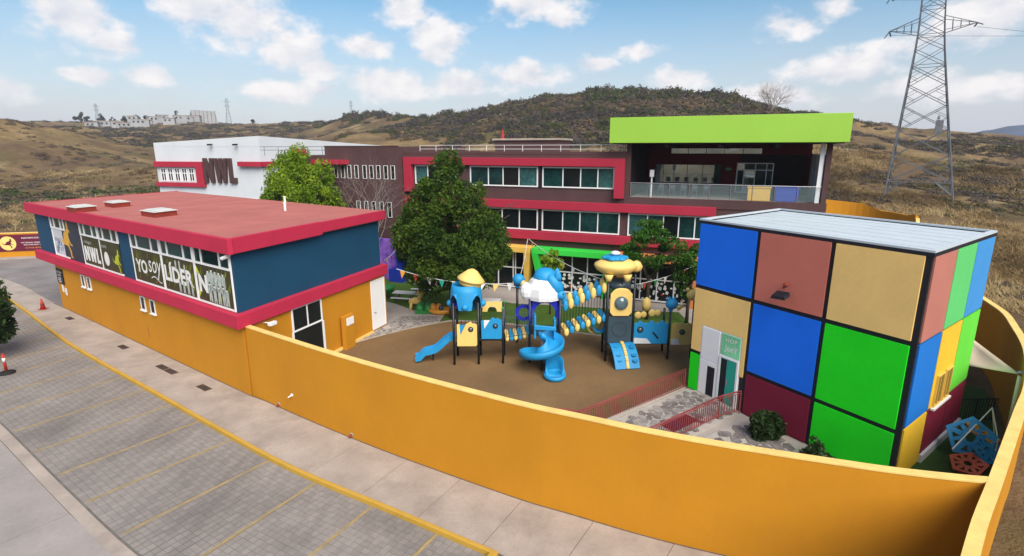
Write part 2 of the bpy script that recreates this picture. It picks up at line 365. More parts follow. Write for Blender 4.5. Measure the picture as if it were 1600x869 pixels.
ORG = {}
def root_of(o):
    while o.parent: o = o.parent
    return o
def obj(name, mb, m, parent=None, smooth=False, kind=None, bevel=0, loc=None, recalc=True):
    me = bpy.data.meshes.new(name)
    off = Vector((0, 0, 0))
    if parent is not None: off = ORG.get(root_of(parent).name, Vector((0, 0, 0)))
    elif loc is not None: off = Vector(loc)
    me.from_pydata([tuple(Vector(p) - off) for p in mb.v], [], mb.f)
    if recalc:
        bm = bmesh.new(); bm.from_mesh(me); bmesh.ops.recalc_face_normals(bm, faces=bm.faces); bm.to_mesh(me); bm.free()
    if m is not None: me.materials.append(m)
    if smooth: me.shade_smooth() if hasattr(me, 'shade_smooth') else [setattr(p, 'use_smooth', True) for p in me.polygons]
    o = bpy.data.objects.new(name, me); C.objects.link(o)
    if parent is not None: o.parent = parent
    elif loc is not None: o.location = loc; ORG[o.name] = Vector(loc)
    if kind: o['kind'] = kind
    if bevel:
        b = o.modifiers.new('bevel', 'BEVEL'); b.width = bevel; b.segments = 2; b.limit_method = 'ANGLE'
    return o
def tag(o, label, cat, group=None):
    o['label'] = label; o['category'] = cat
    if group: o['group'] = group
    return o
def thing(name, loc, label, cat, group=None):
    o = bpy.data.objects.new(name, None); C.objects.link(o); o.location = loc; ORG[o.name] = Vector(loc)
    o.empty_display_size = 0.3
    return tag(o, label, cat, group)
def struct(name, mb, m, **k): return obj(name, mb, m, kind='structure', **k)
def copy_tree(o, parent=None):
    c = o.copy(); C.objects.link(c); c.parent = parent
    if parent is None: ORG[c.name] = ORG.get(o.name, Vector((0, 0, 0)))
    for ch in list(o.children): copy_tree(ch, c)
    return c
def np_mesh(name, verts, nper, m, parent=None, kind=None, tint=None, loc=(0, 0, 0)):
    """verts (N*nper,3): N separate polygons of nper corners"""
    me = bpy.data.meshes.new(name); nv = len(verts); nf = nv // nper
    off = np.array(ORG.get(root_of(parent).name, (0, 0, 0)) if parent is not None else loc, dtype=np.float32)
    me.vertices.add(nv); me.loops.add(nv); me.polygons.add(nf)
    me.vertices.foreach_set('co', (verts - off).astype(np.float32).ravel())
    me.loops.foreach_set('vertex_index', np.arange(nv, dtype=np.int32))
    me.polygons.foreach_set('loop_start', np.arange(0, nv, nper, dtype=np.int32))
    me.polygons.foreach_set('loop_total', np.full(nf, nper, dtype=np.int32))
    me.update(calc_edges=True)
    if tint is not None:
        a = me.attributes.new('tint', 'FLOAT', 'FACE'); a.data.foreach_set('value', tint.astype(np.float32))
    me.materials.append(m)
    o = bpy.data.objects.new(name, me); C.objects.link(o)
    if parent is not None: o.parent = parent
    else: o.location = loc; ORG[o.name] = Vector(loc)
    if kind: o['kind'] = kind
    return o
def rand_dirs(n):
    v = rng.normal(size=(n, 3)); return v / np.linalg.norm(v, axis=1)[:, None]
def leaf_quads(cen, size, elong=1.9, droop=0.0):
    n = len(cen); a = rand_dirs(n); a[:, 2] -= droop; a /= np.linalg.norm(a, axis=1)[:, None]
    b = np.cross(a, rand_dirs(n)); b /= np.linalg.norm(b, axis=1)[:, None] + 1e-9
    sz = (size * rng.uniform(0.6, 1.35, n))[:, None]
    A = a * sz * elong * .5; B = b * sz * .5
    v = np.stack([cen - A, cen + B * .9, cen + A, cen - B * .9], 1)
    return v.reshape(-1, 3)
def text_mb(body, bold=0.0, space=1.0):
    cu = bpy.data.curves.new('txt', 'FONT'); cu.body = body; cu.size = 1.0; cu.offset = bold; cu.resolution_u = 3; cu.space_character = space
    ob = bpy.data.objects.new('txt', cu); C.objects.link(ob)
    dg = bpy.context.evaluated_depsgraph_get(); me = bpy.data.meshes.new_from_object(ob.evaluated_get(dg))
    v = [tuple(p.co) for p in me.vertices]; f = [tuple(p.vertices) for p in me.polygons]
    bpy.data.objects.remove(ob); bpy.data.curves.remove(cu); bpy.data.meshes.remove(me)
    return v, f
def text_on(fr, body, s0, s1, z0, z1, d, mb=None, bold=0.0, space=1.0, shear=0.0):
    """flat lettering on a wall frame, fitted into s0..s1, z0..z1"""
    v, f = text_mb(body, bold, space)
    xs = [p[0] for p in v]; ys = [p[1] for p in v]; x0, x1, y0, y1 = min(xs), max(xs), min(ys), max(ys)
    mb = mb or MB()
    pts = []
    for p in v:
        s = s0 + (p[0] - x0) / (x1 - x0) * (s1 - s0); z = z0 + (p[1] - y0) / (y1 - y0) * (z1 - z0)
        pts.append(fr.p(s + shear * (z - z0), d, z))
    return mb.add(pts, f)
def polyline_at(P, step):
    """resample a polyline by arc length"""
    out = [Vector(P[0])]; acc = 0
    for a, b in zip(P[:-1], P[1:]):
        a = Vector(a); b = Vector(b); L = (b - a).length; t = step - acc
        while t <= L: out.append(a + (b - a) * (t / L)); t += step
        acc = L - (t - step)
    return out
def smooth_poly(P, n=6):
    """Catmull-Rom through P"""
    P = [Vector(p) for p in P]; Q = [P[0] * 2 - P[1]] + P + [P[-1] * 2 - P[-2]]; out = []
    for i in range(1, len(Q) - 2):
        for k in range(n):
            t = k / n; a, b, c, d = Q[i - 1], Q[i], Q[i + 1], Q[i + 2]
            out.append(0.5 * ((2 * b) + (c - a) * t + (2 * a - 5 * b + 4 * c - d) * t * t + (3 * b - a - 3 * c + d) * t ** 3))
    out.append(P[-1]); return out
def nearest_on(P, q):
    best = None
    for a, b in zip(P[:-1], P[1:]):
        ab = b - a; t = max(0, min(1, (q - a).dot(ab) / ab.dot(ab))); c = a + ab * t; d = (q - c).length
        if best is None or d < best[0]: best = (d, c)
    return best[1]
def offset_poly(P, d):
    out = []
    for i, p in enumerate(P):
        t = (P[min(i + 1, len(P) - 1)] - P[max(i - 1, 0)]).normalized(); out.append(p + Vector((-t.y, t.x)) * d)
    return out
def ribbon(mb, A, B, z0, z1):
    """closed slab between two polylines of equal length"""
    poly = [(p.x, p.y) for p in A] + [(p.x, p.y) for p in B][::-1]
    n = len(A)
    vs = [(p.x, p.y, z0) for p in A] + [(p.x, p.y, z0) for p in B] + [(p.x, p.y, z1) for p in A] + [(p.x, p.y, z1) for p in B]
    fs = []
    for i in range(n - 1):
        fs += [(i, i + 1, n + i + 1, n + i), (2 * n + i, 3 * n + i, 3 * n + i + 1, 2 * n + i + 1), (i, 2 * n + i, 2 * n + i + 1, i + 1), (n + i, n + i + 1, 3 * n + i + 1, 3 * n + i)]
    fs += [(0, n, 3 * n, 2 * n), (n - 1, 2 * n - 1 + 0, 4 * n - 1, 3 * n - 1)]
    return mb.add(vs, fs)
def inside(poly, x, y):
    c = False; n = len(poly)
    for i in range(n):
        x1, y1 = poly[i]; x2, y2 = poly[(i + 1) % n]
        if (y1 > y) != (y2 > y) and x < (x2 - x1) * (y - y1) / (y2 - y1) + x1: c = not c
    return c

# ================================================================== TERRAIN
SKY_T = [(-180, .02), (-60, .028), (-48.6, .0292), (-42.2, .0327), (-39.9, .0355), (-37.2, .0368), (-31, .0387), (-28, .0379), (-18.8, .0407), (-16.1, .0500), (-12.7, .0540), (-9.6, .0540), (-6.4, .0600), (-2.6, .0690), (1.9, .0770), (6.4, .0850), (9.5, .0900), (15.6, .0905), (20.2, .0870), (22.2, .0740), (24.2, .0640), (27.4, .0560), (30.9, .0405), (34.2, .0320), (37.7, .0240), (40.1, .0200), (42.3, .0170), (48.7, .0132), (60, .012), (180, .02)]
R0_T = [(-180, 90), (-60, 78), (-32, 80), (-15, 78), (5, 66), (18, 50), (24, 40), (32, 33), (40, 31), (60, 31), (90, 60), (180, 90)]
RC_T = [(-180, 700), (-40, 700), (-24, 640), (-18, 420), (-12, 330), (0, 255), (12, 225), (22, 225), (30, 260), (40, 320), (60, 400), (180, 700)]
def tab(T, a): return np.interp(a, [t[0] for t in T], [t[1] for t in T])
def fbm(x, y, s, oct=4):
    return mnoise.fractal(Vector((x * s, y * s, 3.7)), 0.6, 2.0, oct)
def terr(x, y, detail=True):
    r = math.hypot(x, y); th = math.degrees(math.atan2(x, y))
    r0 = tab(R0_T, th); rc = tab(RC_T, th); Hc = 11 + rc * tab(SKY_T, th)
    t = (r - r0) / (rc - r0)
    if t <= 0: return -0.06
    prof = min(1.0, t) ** float(np.interp(th, [-40, -8], [1.25, 1.05]))
    if t > 1: prof = 1.0 - 0.10 * min(1, (t - 1) * 1.2)
    h = Hc * prof
    # near hill on the left, falling away to the right
    cx, cy = -235.0, 190.0
    d = math.hypot((x - cx) / 150.0, (y - cy) / 105.0)
    if d < 1: h = max(h, h * .35 + 23.5 * (math.cos(math.pi * d) * .5 + .5) ** 0.8)
    k = min(1, (r - r0) / 60)
    if detail: h += k * (fbm(x, y, 0.018) * 3.0 * min(1, r / 220) + fbm(x + 50, y, 0.09, 3) * 0.35)
    # terrace bank behind the school on the left
    if th < -12 and 95 < r < 150: h += 1.2 * math.sin((r - 95) / 55 * math.pi) ** 2 * min(1, (-12 - th) / 8) * min(1, (180 + th) / 100)
    return h - 0.06

def make_ground_mat():
    m = bpy.data.materials.new('dry_hillside'); m.use_nodes = True
    nt = m.node_tree; N = nt.nodes; L = nt.links; b = N['Principled BSDF']; b.inputs['Roughness'].default_value = 0.95; b.inputs['Specular IOR Level'].default_value = 0.1
    geo = N.new('ShaderNodeNewGeometry')
    def nz(sc, det=5, ro=.6, sc3=None):
        n = N.new('ShaderNodeTexNoise'); n.inputs['Scale'].default_value = sc; n.inputs['Detail'].default_value = det; n.inputs['Roughness'].default_value = ro
        if sc3:
            mp = N.new('ShaderNodeMapping'); mp.inputs['Scale'].default_value = sc3; L.new(geo.outputs['Position'], mp.inputs[0]); L.new(mp.outputs[0], n.inputs['Vector'])
        else: L.new(geo.outputs['Position'], n.inputs['Vector'])
        return n.outputs['Fac']
    def mr(f, lo, hi):
        r = N.new('ShaderNodeMapRange'); L.new(f, r.inputs[0]); r.inputs[1].default_value = lo; r.inputs[2].default_value = hi; return r.outputs[0]
    def mix(f, a, c):
        x = N.new('ShaderNodeMix'); x.data_type = 'RGBA'; L.new(f, x.inputs[0])
        for i, v in ((6, a), (7, c)):
            if isinstance(v, tuple): x.inputs[i].default_value = v + (1,)
            else: L.new(v, x.inputs[i])
        return x.outputs[2]
    straw = mix(mr(nz(.35, 6), .35, .65), (0.22, 0.145, 0.066), (0.34, 0.245, 0.118))
    brown = mix(mr(nz(.2, 5), .35, .65), (0.105, 0.066, 0.042), (0.18, 0.118, 0.062))
    c = mix(mr(nz(.035, 6, .62), .47, .62), brown, straw)
    olive = mix(mr(nz(.5, 4), .3, .7), (0.075, 0.075, 0.028), (0.12, 0.105, 0.04))
    c = mix(mr(nz(.06, 6, .65), .52, .66), c, olive)
    pale = mix(mr(nz(.02, 5, .6, (1, 2.2, 1)), .60, .68), c, (0.42, 0.32, 0.17))
    c = mix(mr(nz(1.6, 4, .7), .35, .8), pale, (0.12, 0.085, 0.045))
    L.new(c, b.inputs['Base Color'])
    bp = N.new('ShaderNodeBump'); bp.inputs['Strength'].default_value = 0.9; bp.inputs['Distance'].default_value = 0.5
    L.new(nz(.9, 6, .7), bp.inputs['Height']); L.new(bp.outputs[0], b.inputs['Normal'])
    return m
mt['ground'] = make_ground_mat()

def make_terrain():
    az = list(np.arange(-180, -56, 4.0)) + list(np.arange(-56, 56, 0.4)) + list(np.arange(56, 180, 4.0))
    rs = [0.0, 12, 24, 29]
    r = 31.0
    while r < 900: rs.append(r); r *= 1.021
    while r < 7000: rs.append(r); r *= 1.12
    na = len(az); vs = [(0, 0, -.06)]; fs = []
    for r in rs[1:]:
        for a in az:
            x = r * math.sin(R(a)); y = r * math.cos(R(a)); vs.append((x, y, terr(x, y)))
    for i in range(na): fs.append((0, 1 + (i + 1) % na, 1 + i))
    for k in range(len(rs) - 2):
        for i in range(na):
            j = (i + 1) % na; fs.append((1 + k * na + i, 1 + k * na + j, 1 + (k + 1) * na + j, 1 + (k + 1) * na + i))
    o = struct('hillside_ground', MB().add(vs, fs), mt['ground'], smooth=True, recalc=False)
    bm = bmesh.new(); bm.from_mesh(o.data)
    if sum(f.normal.z for f in bm.faces) < 0: bmesh.ops.reverse_faces(bm, faces=bm.faces)
    bm.to_mesh(o.data); bm.free()
make_terrain()

# ------------------------------------------------------------------ scrub on the hills
def scrub_template(nf, seed):
    g = np.random.default_rng(seed)
    d = g.normal(size=(nf, 3)); d /= np.linalg.norm(d, axis=1)[:, None]; d[:, 2] = np.abs(d[:, 2])
    lump = 0.75 + 0.3 * np.sin(d[:, 0] * 4 + seed) * np.cos(d[:, 1] * 5 + seed * 2)
    c = d * (g.uniform(.45, 1, nf) ** .5 * lump)[:, None]; c[:, 2] *= .85
    a = g.normal(size=(nf, 3)); a /= np.linalg.norm(a, axis=1)[:, None]
    b = np.cross(a, d); b /= np.linalg.norm(b, axis=1)[:, None] + 1e-6
    s = g.uniform(.07, .17, nf)[:, None]
    return np.stack([c - a * s, c + b * s, c + a * s], 1)       # nf,3,3
TEMPL = [scrub_template(210, i) for i in range(6)]
def scrub(name, label, places, m, sq=1.0):
    """places: (x, y, size, tint)"""
    V = []; T = []
    for i, (x, y, s, t) in enumerate(places):
        tm = TEMPL[i % 6]; a = random.random() * 6.28; ca, sa = math.cos(a), math.sin(a)
        v = tm.reshape(-1, 3) @ np.array([[ca, sa, 0], [-sa, ca, 0], [0, 0, 1]])
        v = v * np.array([s * random.uniform(.85, 1.2), s * random.uniform(.85, 1.2), s * random.uniform(.65, 1.0) * sq]) + np.array([x, y, terr(x, y) - 0.15 * s])
        V.append(v); T.append(np.clip(t + rng.normal(0, .06, len(tm)), 0, 1))
    o = np_mesh(name, np.concatenate(V), 3, m, kind='stuff', tint=np.concatenate(T)); tag(o, label, 'scrub'); return o
scrubmat = leafmat('scrub_foliage', [(0.055, 0.050, 0.048), (0.095, 0.078, 0.066), (0.140, 0.112, 0.088), (0.165, 0.110, 0.062), (0.115, 0.100, 0.042), (0.050, 0.066, 0.028), (0.070, 0.115, 0.026)], 0.2, 0.9)
def pol(th, r): return r * math.sin(R(th)), r * math.cos(R(th))
def clump(x, y, s=0.02): return fbm(x + 200, y - 90, s, 3)
# the wooded crest of the main hill
pl = []
while len(pl) < 4200:
    th = random.uniform(-19, 30); r = random.uniform(100, 262)
    rc = tab(RC_T, th)
    if r > rc + 12: continue
    x, y = pol(th, r); t = (r - 95) / (rc - 95)
    lim = np.interp(th, [-19, -6, 4, 12, 24, 30], [.60, .42, .32, .25, .33, .6])
    dn = (t - lim) * 2.2 + clump(x, y) * 0.9
    if dn < random.uniform(-.05, .45): continue
    u = clump(x + 900, y, .045) * 1.3 + random.gauss(0, .22)
    tn = random.uniform(.0, .14) if u < -.35 else random.uniform(.72, .84) if u < -.02 else random.uniform(.16, .36) if u < .42 else random.uniform(.38, .60)
    pl.append((x, y, random.uniform(.8, 1.9) ** 1.45 * (0.95 + 0.4 * min(1, t)), tn))
scrub('hill_thicket', 'dense grey and dark green thicket covering the hill crest behind the school', pl, scrubmat)
pl = []
for k in range(560):
    th = random.uniform(7.5, 22.5); rc = tab(RC_T, th); r = rc + random.uniform(-30, 8); x, y = pol(th, r)
    if clump(x, y, .035) < random.uniform(-.5, .25): continue
    pl.append((x, y, random.uniform(1.8, 3.6), random.uniform(.0, .25) if random.random() < .6 else random.uniform(.74, .9)))
for k in range(500):
    th = random.uniform(-17, 8); rc = tab(RC_T, th); r = rc + random.uniform(-40, 6); x, y = pol(th, r)
    if clump(x, y, .03) < random.uniform(-.4, .4): continue
    pl.append((x, y, random.uniform(1.8, 3.6) * (rc / 300), random.uniform(.0, .3) if random.random() < .7 else random.uniform(.74, .9)))
scrub('crest_wood', 'dark tangled wood along the top of the hill behind the lime canopy', pl, scrubmat, 1.45)
# right-hand slope round the pylon
pl = []
while len(pl) < 3800:
    th = random.uniform(22, 52); r = random.uniform(50, 300) ; x, y = pol(th, r)
    if clump(x, y, .03) + random.uniform(-.5, .35) < 0.02: continue
    u = clump(x + 400, y, .06) * 1.2 + random.gauss(0, .25); tn = random.uniform(.05, .30) if u < -.05 else random.uniform(.32, .56) if u < .3 else random.uniform(.60, .86)
    pl.append((x, y, random.uniform(.45, 1.6) ** 1.2 * (0.6 + r / 220), tn))
scrub('slope_scrub', 'low brown and olive scrub scattered over the slope around the large pylon', pl, scrubmat, .75)
# left hills: near mound, gully and far ridge
pl = []
while len(pl) < 1300:
    th = random.uniform(-56, -24); r = random.uniform(150, 330); x, y = pol(th, r)
    if clump(x, y, .025) + random.uniform(-.5, .3) < 0.08: continue
    pl.append((x, y, random.uniform(.7, 2.2), random.uniform(.15, .52)))
scrub('left_slope_scrub', 'rust brown scrub dotted over the bare hill on the left', pl, scrubmat, .6)
pl = []
while len(pl) < 700:
    th = random.uniform(-52, -18); r = 132 + (th + 40) * .6 + random.gauss(0, 9); x, y = pol(th, r)
    u = random.random(); tn = random.uniform(.70, .95) if u < .55 else random.uniform(.1, .5)
    pl.append((x, y, random.uniform(.9, 2.3), tn))
scrub('gully_bushes', 'band of green bushes along the gully behind the white hall', pl, scrubmat, .8)
pl = []
while len(pl) < 1900:
    th = random.uniform(-46, -14); r = random.uniform(300, 720); x, y = pol(th, r)
    if clump(x, y, .011) + random.uniform(-.35, .25) < 0.06: continue
    pl.append((x, y, random.uniform(2.2, 5.0), random.uniform(.0, .3) if random.random() < .8 else random.uniform(.7, .85)))
scrub('far_ridge_woods', 'dark bluish woodland patches on the far ridge below the town', pl, scrubmat, .7)
# dry grass tufts on the near slopes
def grass(name, label, n, thr, rr, m, hmul=1.0):
    V = []; T = []
    k = 0
    while k < n:
        th = random.uniform(*thr); r = rr[0] + (rr[1] - rr[0]) * random.random() ** 1.4; x, y = pol(th, r)
        if r < tab(R0_T, th) + 2: continue
        cl = clump(x, y, .05)
        if cl < random.uniform(-.35, .35): continue
        k += 1
        z = terr(x, y); nb = 15; s = random.uniform(.28, .62) * hmul * (0.7 + r / 150)
        base = rng.normal(0, s * .55, (nb, 2)); lean = rng.normal(0, s * .75, (nb, 2)); w = s * .11
        for i in range(nb):
            bx, by = x + base[i, 0], y + base[i, 1]; tx, ty = bx + lean[i, 0], by + lean[i, 1]
            V += [(bx - w, by, z - .05), (bx + w, by + w * .5, z - .05), (tx, ty, z + s * random.uniform(.5, 1.0))]
        T.append(np.clip(.40 + clump(x - 300, y, .07) * .9 + random.gauss(0, .12) + rng.normal(0, .1, nb), 0, 1))
    o = np_mesh(name, np.array(V), 3, m, kind='stuff', tint=np.concatenate(T)); tag(o, label, 'grass')
grassmat = leafmat('dry_grass', [(0.10, 0.070, 0.036), (0.20, 0.135, 0.062), (0.30, 0.215, 0.105), (0.40, 0.31, 0.165)], 0.2, 0.9)
grass('dry_grass', 'straw coloured dry grass on the slope to the right of the school', 9000, (17, 52), (30, 150), grassmat)
grass('dry_grass', 'straw coloured dry grass on the terrace behind the left building', 2600, (-52, -18), (78, 190), grassmat, .8)

# ================================================================== GROUND SURFACES
def V2(P): return [Vector(p) for p in P]
KERB = smooth_poly([(-47.0, 45.6), (-39.6, 40.6), (-34.2, 36.6), (-25.4, 29.6), (-16.3, 23.1), (-11.45, 19.65), (-7.65, 17.05), (-3.7, 14.8), (-0.53, 12.97)], 8)
WALLP = smooth_poly([(-11.75, 22.78), (-7.6, 19.95), (-4.1, 17.75), (0, 15.4), (1.87, 14.5), (3.6, 13.68), (5.12, 13.06), (6.58, 12.55), (7.97, 12.1), (9.28, 11.7), (10.62, 11.4), (11.34, 11.28)], 5)
SIDE_IN = V2([(-52, 51.0), (-45.5, 46.6), (-39.8, 43.0), (-33.2, 37.9), (-31.7, 36.9), (-11.85, 22.75)]) + WALLP[1:]
SIDE_OUT = V2([(-52, 49.0)]) + KERB + V2([(1.2, 11.9), (4.0, 9.9), (7.5, 7.2)])

struct('road', MB().prism([(-80, -8), (12, -8), (8.0, 6.6), (4.0, 14.0), (-11.0, 23.2), (-31, 38), (-30.5, 39.5), (-27, 49), (-44, 62), (-80, 60)], -0.5, -0.035), mt['asphalt'])
sw = struct('sidewalk', MB().prism([(p.x, p.y) for p in SIDE_IN] + [(9.0, 9.0)] + [(p.x, p.y) for p in SIDE_OUT[::-1]], -0.3, 0.095), mt['joint'])
# cast slabs of the sidewalk
ip = polyline_at([Vector(p) for p in SIDE_IN], 2.35)
op = [nearest_on([Vector(p) for p in SIDE_OUT], p) for p in ip]
for k in range(len(ip) - 1):
    a, b, c, d = ip[k], ip[k + 1], op[k + 1], op[k]
    cen = (a + b + c + d) / 4
    if (b - a).length < .3 or (c - d).length < .2: continue
    def sh(p):
        v = cen - p; return p + v.normalized() * 0.016
    q = [sh(a), sh(b), sh(c), sh(d)]
    mb = MB().prism([(p.x, p.y) for p in q], 0.0, 0.118 + random.uniform(-.002, .002))
    obj('slab', mb, mt['concrete'], sw)
# kerb
kin = offset_poly(KERB, 0.0); kout = offset_poly(KERB, -0.135)
kb = struct('kerb', ribbon(MB(), kin, kout, -0.1, 0.16), mt['kerby'], bevel=0.02)
a = KERB[-1]; t = (KERB[-1] - KERB[-2]).normalized(); nrm = Vector((t.y, -t.x))
q0 = a; q1 = a + nrm * 2.4
obj('kerb_return', MB().prism([tuple(q0 - t * .02), tuple(q0 + t * .18), tuple(q1 + t * .18), tuple(q1 - t * .02)], -0.1, 0.163), mt['kerby'], kb, bevel=0.02)

# parking bays of concrete blocks
PK = struct('parking_pavement', ribbon(MB(), offset_poly(KERB, -0.137), offset_poly(KERB, -4.965), -0.3, -0.012), mt['joint'])
kfront = [Vector(p) for p in offset_poly(KERB, -0.137)]
rows = polyline_at(kfront[::-1], 0.226)      # starts at the near end of the kerb
PW, PL_ = 0.217, 0.199
pv = MB().box(-PW / 2, PW / 2, -PL_ / 2, PL_ / 2, -0.03, 0.0)
pv.v = [(x * (.975 if z == 0 else 1), y * (.975 if z == 0 else 1), z) for x, y, z in pv.v]
pme = []
for mm in ('paver', 'paver2'):
    me = bpy.data.meshes.new('paving_block'); me.from_pydata(pv.v, [], pv.f); me.materials.append(mt[mm]); pme.append(me)
cand = []
for k in range(len(rows)):
    p = rows[k]; t = (rows[min(k + 1, len(rows) - 1)] - rows[max(k - 1, 0)]).normalized(); n = Vector((-t.y, t.x))
    if n.y > 0: n = -n
    if k * .226 > 52: break
    for j in range(28):
        off = 0.105 + j * 0.207
        if off > 4.85: break
        q = p + n * off
        cand.append((q.length, q.x, q.y, math.atan2(t.y, t.x)))
vis = [c for c in cand if abs(c[1]) / max(c[2], .1) < .98 and c[2] > 12.0]
vis.sort()
near = set(vis[:300]); rest = [c for c in cand if c not in near]
for (d, x, y, a) in vis[:300]:
    o = bpy.data.objects.new('paving_block', random.choice(pme)); C.objects.link(o); o.parent = PK
    o.location = (x, y, random.uniform(-.006, .003)); o.rotation_euler = (random.gauss(0, .006), random.gauss(0, .006), a + random.gauss(0, .012))
for mi, mm in enumerate(('paver', 'paver2')):
    P0 = np.array(pv.v); F = np.array([f for f in pv.f if not f == (3, 2, 1, 0)])
    W = []
    for i, (d, x, y, a) in enumerate(rest):
        if (i * 7919 % 100 < 55) != (mi == 0): continue
        ca, sa = math.cos(a), math.sin(a); v = P0 @ np.array([[ca, sa, 0], [-sa, ca, 0], [0, 0, 1]]) + np.array([x, y, random.uniform(-.006, .003)])
        W.append(v[F].reshape(-1, 3))
    np_mesh('block_paving', np.concatenate(W), 4, mt[mm], parent=PK, kind='stuff')
# bay lines, 2.55 m apart
s_k = [1.9]; 
while s_k[-1] < 46: s_k.append(s_k[-1] + 2.55)
fine = polyline_at(kfront[::-1], 0.05)
for s in s_k:
    i = int(s / .05)
    if i + 2 >= len(fine): break
    p = fine[i]; t = (fine[i + 1] - fine[i - 1]).normalized(); n = Vector((-t.y, t.x)); n = n if n.y < 0 else -n
    w = 0.05; q = [p + t * w, p - t * w, p - t * w + n * 4.7, p + t * w + n * 4.7]
    obj('bay_line', MB().prism([tuple(v) for v in q], 0.0, 0.008), mt['liney'], PK)
    # the whitish kerb wheel strip beside each line
gut = struct('gutter', ribbon(MB(), [Vector(p) for p in offset_poly(KERB, -4.967)], [Vector(p) for p in offset_poly(KERB, -5.33)], -.3, -0.006), mt['concrete'])
# concrete road slabs left of the bays
fr_g = [Vector(p) for p in offset_poly(KERB, -5.335)][::-1]; fr_h = [Vector(p) for p in offset_poly(KERB, -9.7)][::-1]; fr_i = [Vector(p) for p in offset_poly(KERB, -15.0)][::-1]
ga = polyline_at(fr_g, 4.1)
rd = struct('concrete_lane', MB().prism([(p.x, p.y) for p in fr_g] + [(p.x, p.y) for p in fr_i[::-1]], -0.3, -0.03), mt['joint'])
for la, lb in ((fr_g, fr_h), (fr_h, fr_i)):
    for k in range(len(ga) - 1):
        a, b = nearest_on(la, ga[k]), nearest_on(la, ga[k + 1]); c, d = nearest_on(lb, ga[k + 1]), nearest_on(lb, ga[k])
        cen = (a + b + c + d) / 4
        q = [p + (cen - p).normalized() * .02 for p in (a, b, c, d)]
        if (q[0] - q[1]).length < .5 or (q[2] - q[3]).length < .5: continue
        obj('road_slab', MB().prism([tuple(p) for p in q], -.2, -0.008 + random.uniform(-.002, .002)), mt['concrete2'], rd)

# ------------------------------------------------------------------ perimeter wall
pw = thing('perimeter_wall', (0, 15.4, 0), 'long curved ochre yellow boundary wall between sidewalk and playground', 'wall')
inner = offset_poly(WALLP, 0.22)
obj('wall_body', ribbon(MB(), WALLP, inner, -0.1, 3.34), mt['yellow'], pw)
obj('coping', ribbon(MB(), offset_poly(WALLP, -0.015), offset_poly(WALLP, 0.235), 3.34, 3.40), mt['yellow_top'], pw, bevel=0.01)
RW = smooth_poly([(6.6, 6.5), (8.95, 8.9), (11.42, 11.3), (15.1, 14.95), (17.3, 17.1), (19.9, 20.0), (21.9, 22.75), (23.5, 25.2), (24.6, 28.0), (26.0, 32.0), (28.6, 38), (33.5, 44.5), (35.4, 47.2)], 5)
RW = [Vector((p.x + .22 * float(np.interp(p.y, [10, 16, 28, 34], [0, 1, 1, 0])), p.y - .16 * float(np.interp(p.y, [10, 16, 28, 34], [0, 1, 1, 0])))) for p in RW]
rw = thing('side_wall', (18, 17.8, 0), 'curved ochre yellow side wall running behind the coloured cube beside the dry slope', 'wall')
rin = offset_poly(RW, 0.24)
def zt(p): return np.interp(p.y, [0, 26, 33, 47.2, 60], [3.4, 3.4, 3.7, 5.1, 5.3])
def ribz(A, B, z0, zf, dz=0.0, base=0):
    n = len(A); mb = MB()
    vs = [(p.x, p.y, (zf(p) + base) if base else z0) for p in A] + [(p.x, p.y, (zf(p) + base) if base else z0) for p in B] + [(p.x, p.y, zf(p) + dz) for p in A] + [(p.x, p.y, zf(p) + dz) for p in B]
    fs = []
    for i in range(n - 1):
        fs += [(i, i + 1, n + i + 1, n + i), (2 * n + i, 3 * n + i, 3 * n + i + 1, 2 * n + i + 1), (i, 2 * n + i, 2 * n + i + 1, i + 1), (n + i, n + i + 1, 3 * n + i + 1, 3 * n + i)]
    fs += [(0, n, 3 * n, 2 * n), (n - 1, 2 * n - 1, 4 * n - 1, 3 * n - 1)]
    return mb.add(vs, fs)
obj('wall_body', ribz(RW, rin, -0.2, zt, -0.06), mt['yellow'], rw)
obj('coping', ribz(offset_poly(RW, -.015), offset_poly(RW, .255), 0, zt, 0.006, base=-0.06), mt['yellow_top'], rw)
FW = smooth_poly([(35.4, 47.3), (36.0, 51), (34.8, 54), (31.6, 55.4), (26, 56)], 5)
fw_ = thing('back_wall', (34, 54, 0), 'distant ochre yellow wall seen between the cube roof and the dry slope', 'wall')
def zt2(p): return np.interp(p.x, [26, 31.6, 34.8, 35.5], [6.0, 6.0, 5.7, 5.15])
obj('wall_body', ribz(FW, offset_poly(FW, .24), -0.2, zt2, 0), mt['yellow'], fw_)

FOOT = [Vector(p) for p in SIDE_IN[3:]]
obj('wall_foot_joint', ribbon(MB(), offset_poly(FOOT, -.005), offset_poly(FOOT, -.05), .05, .1205), mt['rust'], sw)
